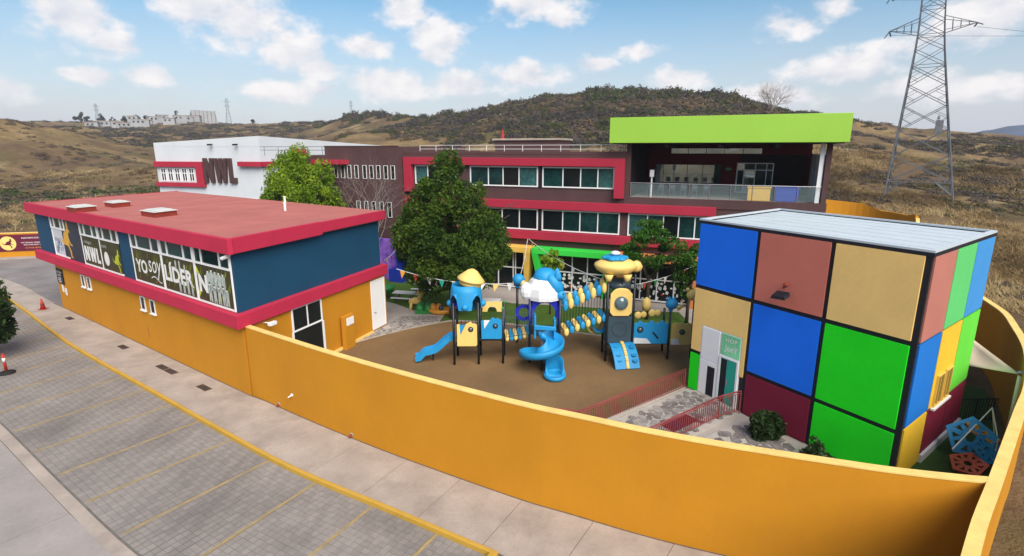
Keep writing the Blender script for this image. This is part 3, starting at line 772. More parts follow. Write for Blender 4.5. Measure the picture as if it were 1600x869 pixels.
# ------------------------------------------------------------------ court surfaces
struct('patio', MB().prism([(-11.4, 22.9), (-7.6, 20.3), (0, 15.75), (6.6, 12.9), (11.2, 11.65), (17.4, 17.6), (23.2, 25.3), (26, 33), (28, 45), (10, 60), (-28, 62), (-30, 49), (-8.0, 33.3)], -0.3, -0.004), mt['patio'])
RUB = smooth_poly([(-9.9, 28.9), (-8.9, 30.1), (-6.9, 32.0), (-4.6, 33.6), (-3.4, 33.9), (0, 33.2), (3.2, 31.9), (6.0, 30.8), (10.5, 30.2)], 5)
struct('rubber_ground', MB().prism([(p.x, p.y) for p in RUB] + [(10.5, 24.2), (8.0, 23.7), (2.7, 19.5), (-1.2, 20.6), (-3.6, 17.8), (-7.2, 20.1), (-10.9, 22.5)], -0.2, 0.004), mt['rubber'])
LAWN = [(p.x, p.y + .15) for p in RUB[6:]] + [(11.5, 30.3), (11.5, 36.0), (9.0, 36.2), (4.6, 37.4), (0, 38.2), (-4.2, 41.3), (-7.6, 44.9), (-10.5, 47.0), (-15, 46), (-12.6, 41), (-8.6, 38.2), (-6.4, 36.0), (-4.8, 35.6)]
struct('lawn', MB().prism(LAWN, -0.2, 0.008), mt['turf'])
edge = [p for p in RUB]
struct('lawn_edging', ribbon(MB(), offset_poly(edge[10:], 0.02), offset_poly(edge[10:], 0.16), -.1, 0.05), mt['concrete'])
struct('yard_turf', MB().prism([(12.2, 15.4), (11.5, 11.75), (17.3, 17.4), (19.8, 20.3), (21.8, 23.0), (23.3, 25.4), (24.5, 28.5), (25, 33), (15, 30), (14.2, 27.4), (17.6, 20.3), (13.0, 17.0)], -0.1, 0.004), mt['turf_shaded'])

# mosaic of small grey stones beside the left building
PATH = [(-11.4, 23.6), (-9.4, 25.6), (-8.3, 27.4), (-9.8, 29.2), (-8.8, 30.4), (-6.9, 32.2), (-4.9, 33.8), (-4.7, 35.4), (-6.3, 35.9), (-7.4, 35.6), (-8.2, 33.0), (-11.9, 22.9)]
PATH = [(-11.0, 24.9), (-10.0, 28.6), (-8.8, 30.2), (-6.9, 32.1), (-4.75, 33.75), (-4.6, 35.3), (-6.2, 36.0), (-7.3, 35.7), (-8.0, 33.5), (-11.6, 23.2)]
pa = struct('stone_path', MB().prism(PATH, -.2, 0.010), mt['mortar'])
def stones(poly, cell, z0, z1, jit=.33, fill=.86):
    xs = [p[0] for p in poly]; ys = [p[1] for p in poly]; out = []
    nx = int((max(xs) - min(xs)) / cell) + 2; ny = int((max(ys) - min(ys)) / cell) + 2
    for i in range(nx):
        for j in range(ny):
            x = min(xs) + (i + (.5 if j % 2 else 0)) * cell + random.uniform(-jit, jit) * cell * .5; y = min(ys) + j * cell * .9 + random.uniform(-jit, jit) * cell * .5
            if not inside(poly, x, y): continue
            k = random.randint(5, 7); a0 = random.random() * 6.28; rr = cell * .5 * fill
            el = random.uniform(.75, 1.15); pts = []
            for q in range(k):
                a = a0 + 6.283 * q / k + random.uniform(-.22, .22); r = rr * random.uniform(.82, 1.16); pts.append((x + r * math.cos(a) * el, y + r * math.sin(a) / el))
            if not all(inside(poly, *p) for p in pts): continue
            out.append(MB().prism(pts, z0, z1 + random.uniform(-.006, .006)))
    return out
mb = MB()
mb2 = MB()
for st in stones(PATH, 0.22, 0.0, 0.024, .35, 1.0): (mb if random.random() < .6 else mb2).add(st.v, st.f)
obj('path_stones', mb, mt['stone'], pa, kind='stuff', recalc=False); obj('path_stones', mb2, mt['stoned'], pa, kind='stuff', recalc=False)
for (x, y) in ((-7.9, 32.6), (-6.6, 33.3), (-9.9, 29.0)):
    pts = [(x + .28 * math.cos(q * 1.05) * random.uniform(.8, 1.1), y + .3 * math.sin(q * 1.05) * random.uniform(.8, 1.1)) for q in range(6)]
    obj('stepping_stone', MB().prism(pts, 0, .045), mt['mortar'], pa)
# crazy paving walk to the cube door
WALK = [(2.75, 19.35), (8.1, 23.5), (8.55, 23.35), (9.75, 21.25), (9.1, 20.75), (5.0, 17.8), (3.4, 15.2), (1.2, 17.2)]
wk = struct('stone_walk', MB().prism(WALK, -.2, 0.075), mt['mortar'])
for st in stones(WALK, 0.36, 0.05, 0.094, .30, 1.06): obj('stone', st, random.choice((mt['stone'], mt['stoned'], mt['stoned'])), wk)
struct('walk_kerb', MB().prism([(2.6, 19.5), (8.0, 23.68), (8.1, 23.55), (2.72, 19.36)], 0, .16), mt['mortar'])
BANK = [(5.3, 17.6), (9.2, 20.4), (9.75, 20.9), (11.6, 17.7), (12.1, 16.3), (8.0, 13.0), (6, 14.2)]
bk = struct('stone_bank', MB().prism(BANK, -.2, 0.03), mt['mortar'])
for st in stones(BANK, 0.55, 0.0, 0.06, .35, 1.0): obj('stone', st, mt['stoned'], bk)

# ================================================================== BUILDING HELPERS
def window(fr, parent, s0, s1, z0, z1, cols, d=0.0, fw=0.07, th=0.06, frame_m='whitepaint', glass='glass', rows=None, name='window', sill=False):
    """frame as a part, each pane as a sub-part; cols: mullion positions or a count; rows: transom heights"""
    if isinstance(cols, int): cols = [s0 + (s1 - s0) * k / cols for k in range(1, cols)]
    rows = rows or []
    mb = MB()
    fr.box(mb, s0, s0 + fw, d, d + th, z0, z1); fr.box(mb, s1 - fw, s1, d, d + th, z0, z1)
    fr.box(mb, s0 + fw, s1 - fw, d, d + th, z0, z0 + fw); fr.box(mb, s0 + fw, s1 - fw, d, d + th, z1 - fw, z1)
    ss = [s0 + fw] + list(cols) + [s1 - fw]; zz = [z0 + fw] + list(rows) + [z1 - fw]
    for c in cols: fr.box(mb, c - fw * .4, c + fw * .4, d, d + th * .9, z0 + fw, z1 - fw)
    for r in rows: fr.box(mb, s0 + fw, s1 - fw, d, d + th * .95, r - fw * .45, r + fw * .45)
    if sill: fr.box(mb, s0 - .05, s1 + .05, d, d + th + .06, z0 - .06, z0 - .002)
    w = obj(name, mb, mt[frame_m], parent)
    for i in range(len(ss) - 1):
        for j in range(len(zz) - 1):
            p = MB(); tl = random.uniform(-.004, .004)
            a, b, c, e = ss[i] + .002, ss[i + 1] - .002, zz[j] + .002, zz[j + 1] - .002
            p.hexa([fr.p(a, d + .02, c), fr.p(b, d + .02 + tl, c), fr.p(b, d + .004, c), fr.p(a, d + .004, c), fr.p(a, d + .02 + tl, e), fr.p(b, d + .02, e), fr.p(b, d + .004, e), fr.p(a, d + .004, e)])
            g = glass if isinstance(glass, str) else random.choice(glass)
            obj('pane', p, mt[g], w)
    return w
def part(fr, parent, name, m, *boxes, bevel=0, sub=None):
    mb = MB()
    for b in boxes: fr.box(mb, *b)
    return obj(name, mb, mt[m] if isinstance(m, str) else m, sub or parent, bevel=bevel)
NLET = {
    'N': [[(0, 0), (.26, 0), (.26, .55), (.62, 0), (.90, 0), (.90, 1), (.64, 1), (.64, .45), (.28, 1), (0, 1)]],
    'W': [[(0, 1), (.22, 0), (.47, 0), (.62, .60), (.77, 0), (1.02, 0), (1.24, 1), (.98, 1), (.88, .42), (.74, 1), (.50, 1), (.36, .42), (.26, 1)]],
    'L': [[(0, 0), (.62, 0), (.62, .22), (.27, .22), (.27, 1), (0, 1)]],
}
def nwl(fr, parent, s0, s1, z0, z1, d0, d1, m, name='letter'):
    x = 0; tot = .90 + .16 + 1.24 + .14 + .62
    k = (s1 - s0) / tot
    for ch, w in (('N', 1.06), ('W', 1.38), ('L', .62)):
        for poly in NLET[ch]:
            obj(name, MB().plate([(s0 + (x + px) * k, z0 + pz * (z1 - z0)) for px, pz in poly], d0, d1, fr), mt[m], parent)
        x += w

# ================================================================== LEFT TWO-STOREY BUILDING
Nc = Vector((-11.85, 22.75)); Lc = Vector((-31.7, 36.9)); Dc = Vector((-8.0, 33.3))
LB = thing('corner_building', (Nc.x, Nc.y, 0), 'two storey building with ochre base, slate blue upper floor and raspberry bands', 'building')
FL = Frame(Lc, Nc); FE = Frame(Nc, Dc)                   # lower long wall, lower end wall
Bc = Lc + (Dc - Nc)
def quadpoly(a, b, c, d): return [tuple(a), tuple(b), tuple(c), tuple(d)]
obj('ground_floor_wall', MB().prism(quadpoly(Nc, Dc, Bc, Lc), -.1, 3.42), mt['yellow'], LB)
# upper floor
dl = (Lc - Nc).normalized(); de = (Dc - Nc).normalized()
Un = Vector((-11.98, 22.86)); Ul = Un + dl * 26.6; Ur = Un + de * 11.0; Ub = Ul + (Ur - Un)
obj('upper_wall', MB().prism(quadpoly(Un, Ur, Ub, Ul), 3.9, 6.75), mt['blueclad'], LB)
FU = Frame(Ul, Un); FV = Frame(Un, Ur)
# horizontal cladding boards of the upper floor (thin drip joints)
def grown(n, r, b, l, g):
    """grow a parallelogram outwards by g"""
    c = (n + r + b + l) / 4
    d1 = (r - n).normalized() * g; d2 = (l - n).normalized() * g
    return [tuple(n - d1 - d2), tuple(r + d1 - d2), tuple(b + d1 + d2), tuple(l - d1 + d2)]
obj('lower_band', MB().prism(grown(Un, Ur, Ub, Ul, .34), 3.36, 3.96), mt['pink'], LB, bevel=.015)
fa = Un + dl * 0; 
obj('roof_slab', MB().prism(grown(Un, Ur, Ub, Ul, .30), 6.74, 7.28), mt['roofred'], LB)
Fx = Un + de * 5.6
f1 = grown(Un, Ur, Ub, Ul, .42)
gl = [Vector(p) for p in f1]
def bar(a, b, w, z0, z1):
    t = (b - a).normalized(); n = Vector((-t.y, t.x)) * w; return MB().prism([tuple(a), tuple(b), tuple(b + n), tuple(a + n)], z0, z1)
obj('fascia', bar(gl[3], gl[0], .22, 6.68, 7.34), mt['pink'], LB, bevel=.01)
m1 = gl[0] + (gl[1] - gl[0]) * .50
obj('fascia', bar(gl[0] + (gl[1] - gl[0]).normalized() * .222, m1, .22, 6.68, 7.342), mt['pink'], LB, bevel=.01)
inn = Vector((-(gl[1] - gl[0]).normalized().y, (gl[1] - gl[0]).normalized().x)) * .06
obj('fascia', bar(m1 + inn, gl[1] + inn, .2, 6.78, 7.31), mt['pink'], LB, bevel=.01)
obj('fascia', bar(gl[2], gl[3] - (gl[3] - gl[2]).normalized() * .23, .2, 6.72, 7.30), mt['pink'], LB)
for k in range(1, 13):
    a = Un + (Ul - Un) * (k / 13); b = Ur + (Ub - Ur) * (k / 13); tt = (Ul - Un).normalized() * .035; e = (b - a).normalized() * .12
    obj('roof_seam', MB().prism([tuple(a - tt + e), tuple(a + tt + e), tuple(b + tt - e), tuple(b - tt - e)], 7.27, 7.288), mt['roofred'], LB)
# skylights (stand on the roof)
for (x, y, sz, lab) in ((-26.2, 33.2, .95, 'skylight with red kerb nearest the left end of the red roof'), (-26.0, 36.0, .9, 'skylight with red kerb set furthest back on the red roof'), (-20.1, 31.0, 1.1, 'largest skylight with red kerb near the front edge of the red roof')):
    t = thing('skylight', (x, y, 7.28), lab, 'skylight', 'skylights on the red roof')
    ca = FU.d * sz; cb = Vector((de.x, de.y, 0)) * sz * .8
    def rect(k): return [(x + (i * ca.x + j * cb.x) * k, y + (i * ca.y + j * cb.y) * k) for i, j in ((-1, -1), (1, -1), (1, 1), (-1, 1))]
    obj('skylight_kerb', MB().prism(rect(.78), 7.27, 7.56), mt['brick'], t); obj('dome', MB().prism(rect(.84), 7.56, 7.60).prism(rect(.60), 7.60, 7.66), mt['skylight'], t, bevel=.02)
for (x, y, h, lab) in ((-13.9, 33.4, .45, 'short white vent pipe on the red roof, nearer one'), (-15.2, 36.6, .55, 'short white vent pipe on the red roof, farther one')):
    t = thing('vent_pipe', (x, y, 7.28), lab, 'pipe'); obj('pipe', MB().tube((x, y, 7.25), (x, y, 7.28 + h), .07), mt['whitepaint'], t); obj('cap', MB().tube((x, y, 7.28 + h), (x, y, 7.34 + h), .1), mt['whitepaint'], t)
# window groups of the long front; S measured from the left end
SL = FU.len
def su(s): return SL - s
Z0, Z1, ZT = 4.02, 6.66, 5.84
def banner_group(parent, sa, sb, cuts, cells, bm):
    """sa > sb measured from the near corner"""
    a, b = su(sa), su(sb)
    w = window(FU, parent, a, b, ZT, Z1, [su(c) for c in cuts], d=0.02, fw=.10, th=.07)
    return a, b
# group 3: three big banners nearest the corner
for (sa, sb) in ((10.4, 6.9), (6.85, 3.45), (3.4, 0.12)):
    a, b = su(sa), su(sb)
    window(FU, LB, a, b, ZT, Z1, [a + (b - a) * .22, a + (b - a) * .72], d=.02, fw=.09, th=.08)
    f = obj('banner_frame', FU.box(FU.box(FU.box(MB(), a, b, .02, .08, Z0 - .02, Z0 + .07), a, a + .06, .02, .079, Z0 + .07, ZT), b - .06, b, .02, .079, Z0 + .07, ZT), mt['whitepaint'], LB)
def bannerp(sa, sb, m, z1=ZT - .005):
    return obj('banner', FU.box(MB(), su(sa) + .06, su(sb) - .06, .021, .05, Z0 + .07, z1), mt[m], LB)
def textpart(par, body, sa, sb, z0, z1, m, bold=.02, d=.056, shear=0, name='lettering'):
    return obj(name, text_on(FU, body, su(sa), su(sb), z0, z1, d, bold=bold, shear=shear), mt[m], par, recalc=False)
def streaks(par, sa, sb, n, m, seed):
    g = random.Random(seed); mb = MB()
    for i in range(n):
        s = su(sa) + (sa - sb) * g.uniform(.08, .92); z = Z0 + .2 + g.random() * 1.3; l = g.uniform(.25, .6); w = g.uniform(.012, .03)
        if z + l > ZT - .08: l = ZT - .08 - z
        s2 = min(su(sb) - .1, s + l * .5)
        mb.add([FU.p(s, .0525, z), FU.p(s + w, .0525, z), FU.p(s2 + w * .4, .0525, z + l), FU.p(s2, .0525, z + l)], [(0, 1, 2, 3)])
    obj('printed_streaks', mb, mt[m], par, recalc=False)
def person_print(mb, mbh, mbd, s, z, h, fr=None):
    """flat printed figure: torso and legs in one tone, head, dark hair"""
    w = h * .15
    mb.plate([(s - w, z), (s - w * .3, z + h * .02), (s, z + h * .35), (s + w * .3, z), (s + w, z), (s + w * .95, z + h * .5), (s + w * 1.15, z + h * .80), (s + w * .5, z + h * .86), (s - w * .5, z + h * .86), (s - w * 1.15, z + h * .80), (s - w * .95, z + h * .5)], .054, .058, FU)
    n = 8; r = h * .075
    mbh.plate([(s + r * math.cos(6.283 * k / n), z + h * .93 + r * 1.15 * math.sin(6.283 * k / n)) for k in range(n)], .054, .060, FU)
    mbd.plate([(s - r, z + h * .94), (s + r, z + h * .94), (s + r * .7, z + h * 1.03), (s - r * .7, z + h * 1.03)], .054, .062, FU)
def people(par, spec):
    A, B_, D_ = MB(), MB(), MB()
    for (s, z, h) in spec: person_print(A, B_, D_, su(s), z, h)
    obj('printed_figures', A, mt['printg'], par, recalc=False, kind='stuff'); obj('printed_faces', B_, mt['printw'], par, recalc=False, kind='stuff'); obj('printed_hair', D_, mt['printdk'], par, recalc=False, kind='stuff')
b1 = bannerp(10.4, 6.9, 'banner'); streaks(b1, 10.4, 6.9, 26, 'printy', 1)
textpart(b1, 'YO', 10.1, 8.75, 4.55, 5.28, 'printw', .03); textpart(b1, 'soy', 8.6, 7.2, 4.42, 5.35, 'printw', .0, shear=.12)
tq = MB(); pts = [FU.p(su(8.4 - 1.2 * k / 10), .056, 4.38 + .12 * math.sin(k * .5)) for k in range(11)]
for p, q in zip(pts[:-1], pts[1:]): tq.add([p, q, (q[0], q[1], q[2] + .05), (p[0], p[1], p[2] + .05)], [(0, 1, 2, 3)])
obj('printed_underline', tq, mt['printw'], b1, recalc=False)
b2 = bannerp(6.85, 3.45, 'banner'); streaks(b2, 6.85, 3.45, 30, 'printy', 2)
textpart(b2, 'LÍDER', 6.7, 3.75, 4.55, 5.55, 'printw', .04)
people(b2, [(5.40, 5.24, .5), (5.0, 5.26, .5), (4.5, 5.14, .48), (5.2, 4.14, .62), (4.78, 4.13, .66), (4.35, 4.14, .70), (3.95, 4.14, .58)])
b3 = bannerp(3.4, 0.12, 'banner'); streaks(b3, 3.4, .12, 30, 'printy', 3)
textpart(b3, 'N', 3.2, 2.4, 4.5, 5.35, 'printw', .05)
sw_ = MB(); n = 12
for k in range(n):
    a0, a1 = -.9 + k * .16, -.9 + (k + 1) * .16
    c = (su(3.75), 4.95)
    sw_.add([FU.p(c[0] + r * math.cos(a), .0535, c[1] + r * 1.15 * math.sin(a)) for a, r in ((a0, .58), (a1, .58), (a1, .78), (a0, .78))], [(0, 1, 2, 3)])
obj('printed_swoosh', sw_, mt['printy'], b3, recalc=False)
people(b3, [(2.25, 4.62, 1.02), (1.93, 4.68, 1.04), (1.6, 4.7, .98), (1.27, 4.68, 1.0), (.92, 4.6, 1.05), (2.2, 4.14, .9), (1.8, 4.13, .85), (1.4, 4.13, .85), (1.0, 4.13, .9), (.7, 4.14, .8)])
# group 2: the two-pane banner with the initials
for (sa, sb) in ((17.85, 15.0), (14.95, 12.1)):
    a, b = su(sa), su(sb)
    window(FU, LB, a, b, ZT, Z1, [a + (b - a) * .25, a + (b - a) * .70], d=.02, fw=.09, th=.08)
    obj('banner_frame', FU.box(FU.box(MB(), a, b, .02, .08, Z0 - .02, Z0 + .07), a, a + .06, .02, .079, Z0 + .07, ZT), mt['whitepaint'], LB)
b4 = bannerp(17.85, 15.0, 'banner')
nwl(FU, b4, su(17.6), su(15.25), 4.3, 5.2, .05, .058, 'printw', 'lettering')
textpart(b4, 'colegio', 17.5, 16.3, 5.32, 5.58, 'printg', .0)
b5 = bannerp(14.95, 12.1, 'banner')
ci = MB(); n = 20; cs, cz = su(14.2), 4.75
ci.add([FU.p(cs + .36 * math.cos(6.283 * k / n), .054, cz + .42 * math.sin(6.283 * k / n)) for k in range(n)], [tuple(range(n))]); obj('printed_badge', ci, mt['printw'], b5, recalc=False)
textpart(b5, 'evento', 14.8, 14.0, 5.38, 5.56, 'printg', .0)
# hopping kangaroo silhouettes, flat print
KANG = [(.98, 2.02), (1.04, 1.84), (1.12, 2.00), (1.20, 1.80), (1.17, 1.55), (1.28, 1.46), (1.30, 1.36), (1.12, 1.36), (1.08, 1.10), (1.16, .86), (1.30, .72), (1.40, .74), (1.38, .66), (1.20, .66), (1.02, .84), (1.02, .58), (1.16, .36), (1.14, .08), (1.30, .0), (1.02, .0), (1.00, .32), (.84, .62), (.60, .62), (.36, .66), (.16, .82), (.02, 1.06), (-.06, 1.36), (.08, 1.04), (.28, .86), (.46, .92), (.52, 1.18), (.66, 1.36), (.84, 1.42), (.98, 1.56), (1.00, 1.80)]
def kang(fr, s0, z0, ks, kz, d, mirror=False):
    return MB().add([fr.p(s0 + (1.4 - x if mirror else x) * ks, d, z0 + z * kz) for x, z in KANG], [tuple(range(len(KANG)))])
obj('printed_emblem', kang(FU, su(13.35), 4.15, .82, .68, .0545), mt['printy'], b5, recalc=False)
# group 1: navy banner with the orange emblem
a, b = su(23.2), su(17.95)
window(FU, LB, a, a + 2.6, ZT, Z1, [a + .7, a + 1.9], d=.02, fw=.09, th=.08)
b6 = obj('banner', FU.box(FU.box(MB(), a + 2.605, b, .021, .05, Z0 + .07, Z1), a + 1.9, a + 2.604, .021, .0495, Z0 + .07, ZT - .005), mt['bannernavy'], LB)
b7 = obj('banner', FU.box(MB(), a + .06, a + 1.895, .021, .05, Z0 + .07, ZT - .005), mt['bannerlt'], LB)
obj('banner_frame', FU.box(FU.box(MB(), a, a + 2.6, .02, .08, Z0 - .02, Z0 + .07), a, a + .06, .02, .079, Z0 + .07, ZT), mt['whitepaint'], LB)
pb = MB()
for k in range(16):
    s = a + .25 + random.random() * 1.4; z = 4.15 + random.random() * .75; w = .12
    pb.add([FU.p(s, .053, z), FU.p(s + w * 1.4, .053, z + .02), FU.p(s + w * 1.2, .053, z + .26), FU.p(s + .03, .053, z + .24)], [(0, 1, 2, 3)])
obj('printed_figures', pb, mt['printb'], b7, recalc=False, kind='stuff')
textpart(b7, 'SER FELIZ', 22.9, 21.8, 5.0, 5.22, 'printb', .01)
obj('printed_emblem', kang(FU, su(21.9), 4.12, 1.62, 1.22, .0545), mt['printo'], b6, recalc=False)
# security lamp at the corner under the eave
cm = thing('security_camera', FU.p(SL - .1, .1, 6.5), 'small white security camera at the corner under the raspberry eave', 'camera')
obj('bracket', FU.box(MB(), SL - .16, SL - .06, .02, .25, 6.52, 6.58), mt['whitepaint'], cm); obj('housing', MB().tube(FU.p(SL - .3, .3, 6.42), FU.p(SL + .05, .22, 6.55), .08), mt['whitepaint'], cm)
# lower floor: paired slit windows
for s in (19.45, 18.45, 10.55, 9.35):
    w = window(FL, LB, FL.len - s, FL.len - s + .56, 2.36, 3.14, 1, d=.004, fw=.05, th=.05, glass='glassb', sill=True)
# wall directory and notices near the left end
sg = thing('wall_directory', FL.p(FL.len - 24.1, .02, 2.0), 'black wall directory board at the left end of the ochre wall', 'sign')
obj('board', FL.box(MB(), FL.len - 24.1, FL.len - 22.95, .01, .07, 1.95, 3.0), mt['black'], sg)
bt = MB()
for k, (t_, w) in enumerate((('NEW WORLD', .9), ('LEADERS', .7))): text_on(FL, t_, FL.len - 23.95, FL.len - 23.95 + w, 2.7 - k * .22, 2.82 - k * .22, .074, bt)
for k in range(3): bt.add([FL.p(FL.len - 23.9, .074, 2.05 + k * .13), FL.p(FL.len - 23.3, .074, 2.05 + k * .13), FL.p(FL.len - 23.3, .074, 2.10 + k * .13), FL.p(FL.len - 23.9, .074, 2.10 + k * .13)], [(0, 1, 2, 3)])
obj('lettering', bt, mt['printw'], sg, recalc=False)
for k, (s, z) in enumerate(((23.7, 1.35), (23.15, 1.2))):
    n_ = obj('wall_notice', FL.box(MB(), FL.len - s, FL.len - s + .34, .005, .02, z, z + .5), mt['printw'], loc=FL.p(FL.len - s, 0, z)); tag(n_, ('left' if k == 0 else 'right') + ' white paper notice taped below the black wall directory', 'notice')
obj('wall_crack', FL.box(MB(), FL.len - 10.2, FL.len - 10.17, .001, .004, .75, 1.45), mt['burg'], LB)
# end wall: glazed opening, door, plinth
window(FE, LB, 2.95, 5.15, 2.12, 3.36, 2, d=.004, fw=.08, th=.06, glass='glassb')
obj('glazed_opening', FE.box(MB(), 2.99, 5.10, .004, .02, .05, 2.11), mt['glassb'], LB)
obj('opening_jamb', FE.box(FE.box(MB(), 5.10, 5.22, .004, .07, .05, 2.115), 2.9, 2.985, .004, .07, .05, 2.115), mt['whitepaint'], LB)
dr = obj('door', FE.box(FE.box(FE.box(FE.box(MB(), 9.62, 9.70, .004, .06, .12, 3.2), 10.98, 11.06, .004, .06, .12, 3.2), 9.70, 10.98, .004, .045, .12, 3.12), 9.7, 10.98, .004, .06, 3.121, 3.2), mt['doorwhite'], LB)
obj('handle', MB().tube(FE.p(9.8, .05, 1.2), FE.p(9.95, .1, 1.2), .025), mt['steel'], dr)
obj('plinth', FE.box(MB(), 5.3, 9.5, .004, .16, -.05, .12), mt['yellow_top'], LB)
mp = thing('meter_pillar', FE.p(6.9, .3, 0), 'ochre meter pillar with two white boxes against the end wall', 'meter box')
obj('pillar', FE.box(MB(), 6.45, 7.3, .17, .42, 0, 1.95), mt['yellow'], mp, bevel=.02)
for k in (0, 1): obj('meter_cover', FE.box(MB(), 6.6 + k * .34, 6.9 + k * .34, .42, .46, 1.38, 1.82), mt['whitepaint'], mp, bevel=.01)
fl_ = thing('floodlight', FE.p(1.2, .4, 3.3), 'white floodlight under the raspberry band of the end wall', 'lamp')
obj('arm', MB().tube(FE.p(1.2, .0, 3.2), FE.p(1.2, .45, 3.25), .03), mt['whitepaint'], fl_); obj('lamp_head', FE.box(MB(), 1.0, 1.4, .42, .62, 3.14, 3.3), mt['whitepaint'], fl_, bevel=.02)
# drains let into the sidewalk
for k, (x, y) in enumerate(((-17.88, 26.0), (-17.1, 25.45), (-14.4, 23.55), (-29.1, 34.2), (-21.9, 28.9))):
    labs = ('rusty drain grate in the sidewalk, left of a close pair', 'rusty drain grate in the sidewalk, right of a close pair', 'rusty drain grate in the sidewalk nearest the wall joint', 'rusty drain grate in the sidewalk nearest the red cone', 'single rusty drain grate in the sidewalk below the slit windows')
    t = thing('drain_grate', (x, y, .12), labs[k], 'drain', 'drain grates in the sidewalk')
    d = FL.d; n = FL.n; P = Vector((x, y, 0))
    def qd(a0, a1, b0, b1): return [((P + d * a + n * b).x, (P + d * a + n * b).y) for a, b in ((a0, b0), (a1, b0), (a1, b1), (a0, b1))]
    obj('grate_frame', MB().prism(qd(-.45, .45, -.17, .17), .08, .126), mt['rust'], t)
    mb = MB()
    for j in range(9): mb.prism(qd(-.41 + j * .095, -.37 + j * .095, -.14, .14), .126, .132)
    obj('bars', mb, mt['black'], t)

# ================================================================== MAIN SCHOOL BUILDING
MO = Vector((-9.0, 46.6)); FM = Frame(MO, MO + Vector((.922, -.387)) * 31.3)
MAIN = thing('main_building', (FM.p(15, 0, 0)), 'three storey aubergine school block with raspberry window frames and lime canopy', 'building')
part(FM, MAIN, 'wall', 'brown', (0, 31.3, -14, 0, -.1, 7.5), (0, 18.55, -14, -.001, 7.5, 10.55))
part(FM, MAIN, 'parapet', 'brown', (-.02, 18.56, -.25, .02, 10.55, 10.78), (-.02, .23, -14, -.25, 10.55, 10.781), (18.33, 18.57, -9, -.25, 10.55, 10.781), bevel=.01)
part(FM, MAIN, 'roof_deck', 'concrete', (.23, 18.33, -14, -.25, 10.551, 10.60))
# raspberry frames
part(FM, MAIN, 'upper_frame', 'red', (.1, 18.5, 0, .42, 9.72, 10.30), (.1, .85, 0, .415, 7.5, 9.72), (17.82, 18.5, 0, .415, 7.5, 9.72), bevel=.012)
part(FM, MAIN, 'lower_frame', 'red', (.1, 24.8, 0, .42, 6.52, 7.12), (.1, .85, 0, .415, 4.2, 6.52), (.85, 24.8, 0, .40, 4.15, 4.78), bevel=.012)
gl3 = ['glass', 'glass', 'glassb', 'glassc', 'glass']
window(FM, MAIN, 1.02, 4.9, 8.13, 9.66, [2.25, 3.45], d=.01, fw=.09, th=.08, glass=gl3)
window(FM, MAIN, 6.15, 11.92, 8.13, 9.66, [7.77, 9.03, 10.37], d=.01, fw=.09, th=.08, glass=gl3)
window(FM, MAIN, 12.28, 17.77, 8.13, 9.66, [13.9, 15.26, 16.55], d=.01, fw=.09, th=.08, glass=gl3)
window(FM, MAIN, 1.02, 5.6, 4.83, 6.46, [2.4, 4.0], d=.01, fw=.09, th=.08, glass=gl3)
window(FM, MAIN, 6.2, 11.95, 4.83, 6.46, [7.6, 8.94, 10.41], d=.01, fw=.09, th=.08, glass='glassb')
window(FM, MAIN, 12.28, 18.28, 4.83, 6.46, [13.95, 15.3, 16.66], d=.01, fw=.09, th=.08, glass=gl3)
window(FM, MAIN, 18.88, 24.6, 4.83, 6.46, [20.26, 21.37, 22.43, 23.5], d=.01, fw=.09, th=.08, glass=gl3)
part(FM, MAIN, 'downpipe', 'black', (12.03, 12.18, .0, .1, 8.1, 9.7), (12.03, 12.18, .0, .1, 4.8, 6.5))
# balcony
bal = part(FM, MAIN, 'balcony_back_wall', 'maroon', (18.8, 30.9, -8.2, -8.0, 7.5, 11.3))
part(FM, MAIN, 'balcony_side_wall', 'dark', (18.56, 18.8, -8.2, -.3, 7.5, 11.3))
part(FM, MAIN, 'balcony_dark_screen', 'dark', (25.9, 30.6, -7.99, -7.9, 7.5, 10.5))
part(FM, MAIN, 'balcony_end_wall', 'white', (30.9, 31.05, -8.2, -.45, 7.5, 10.6), (30.86, 30.9, -2.2, -2.1, 7.5, 10.6), (30.86, 30.9, -4.2, -4.1, 7.5, 10.6), (30.86, 30.9, -6.2, -6.1, 7.5, 10.6))
part(FM, MAIN, 'balcony_floor', 'patio', (18.8, 30.9, -8.0, .02, 7.501, 7.56))
part(FM, MAIN, 'balcony_edge', 'brown', (18.5, 31.3, .0, .06, 7.0, 7.62))
part(FM, MAIN, 'column', 'brown', (30.95, 31.25, -.42, -.05, 7.5, 11.3))
part(FM, MAIN, 'column', 'brown', (18.56, 18.86, -.28, -.02, 7.5, 11.3))
part(FM, MAIN, 'column_sleeve', 'whitepaint', (30.62, 30.86, -.42, -.15, 7.56, 11.3))
window(FM, MAIN, 19.4, 24.6, 8.2, 9.75, [20.1, 22.0, 23.2, 24.1], d=-7.99, fw=.05, th=.05, frame_m='black', glass=['glassr', 'glass', 'glassr'])
window(FM, MAIN, 20.6, 27.5, 10.55, 11.05, 5, d=-7.97, fw=.05, th=.05, frame_m='black', glass='glassr')
window(FM, MAIN, 25.75, 28.4, 7.58, 9.9, [26.3, 27.1, 27.9], d=-7.88, fw=.08, th=.06, rows=[9.35], glass=['glass', 'glassr'], name='glass_door')
part(FM, MAIN, 'exit_sign', 'pgreen', (24.95, 25.35, -7.99, -7.95, 9.3, 9.5))
# canopy
cap_ = part(FM, MAIN, 'canopy', 'lime', (17.5, 31.95, -8.5, 1.0, 11.36, 13.05), bevel=.02)
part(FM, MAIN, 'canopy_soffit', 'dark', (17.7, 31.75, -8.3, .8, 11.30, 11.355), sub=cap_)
for s in (21.2, 24.6, 28.0): obj('ceiling_beam', FM.box(MB(), s, s + .25, -8.0, .7, 11.08, 11.30), mt['dark'], cap_)
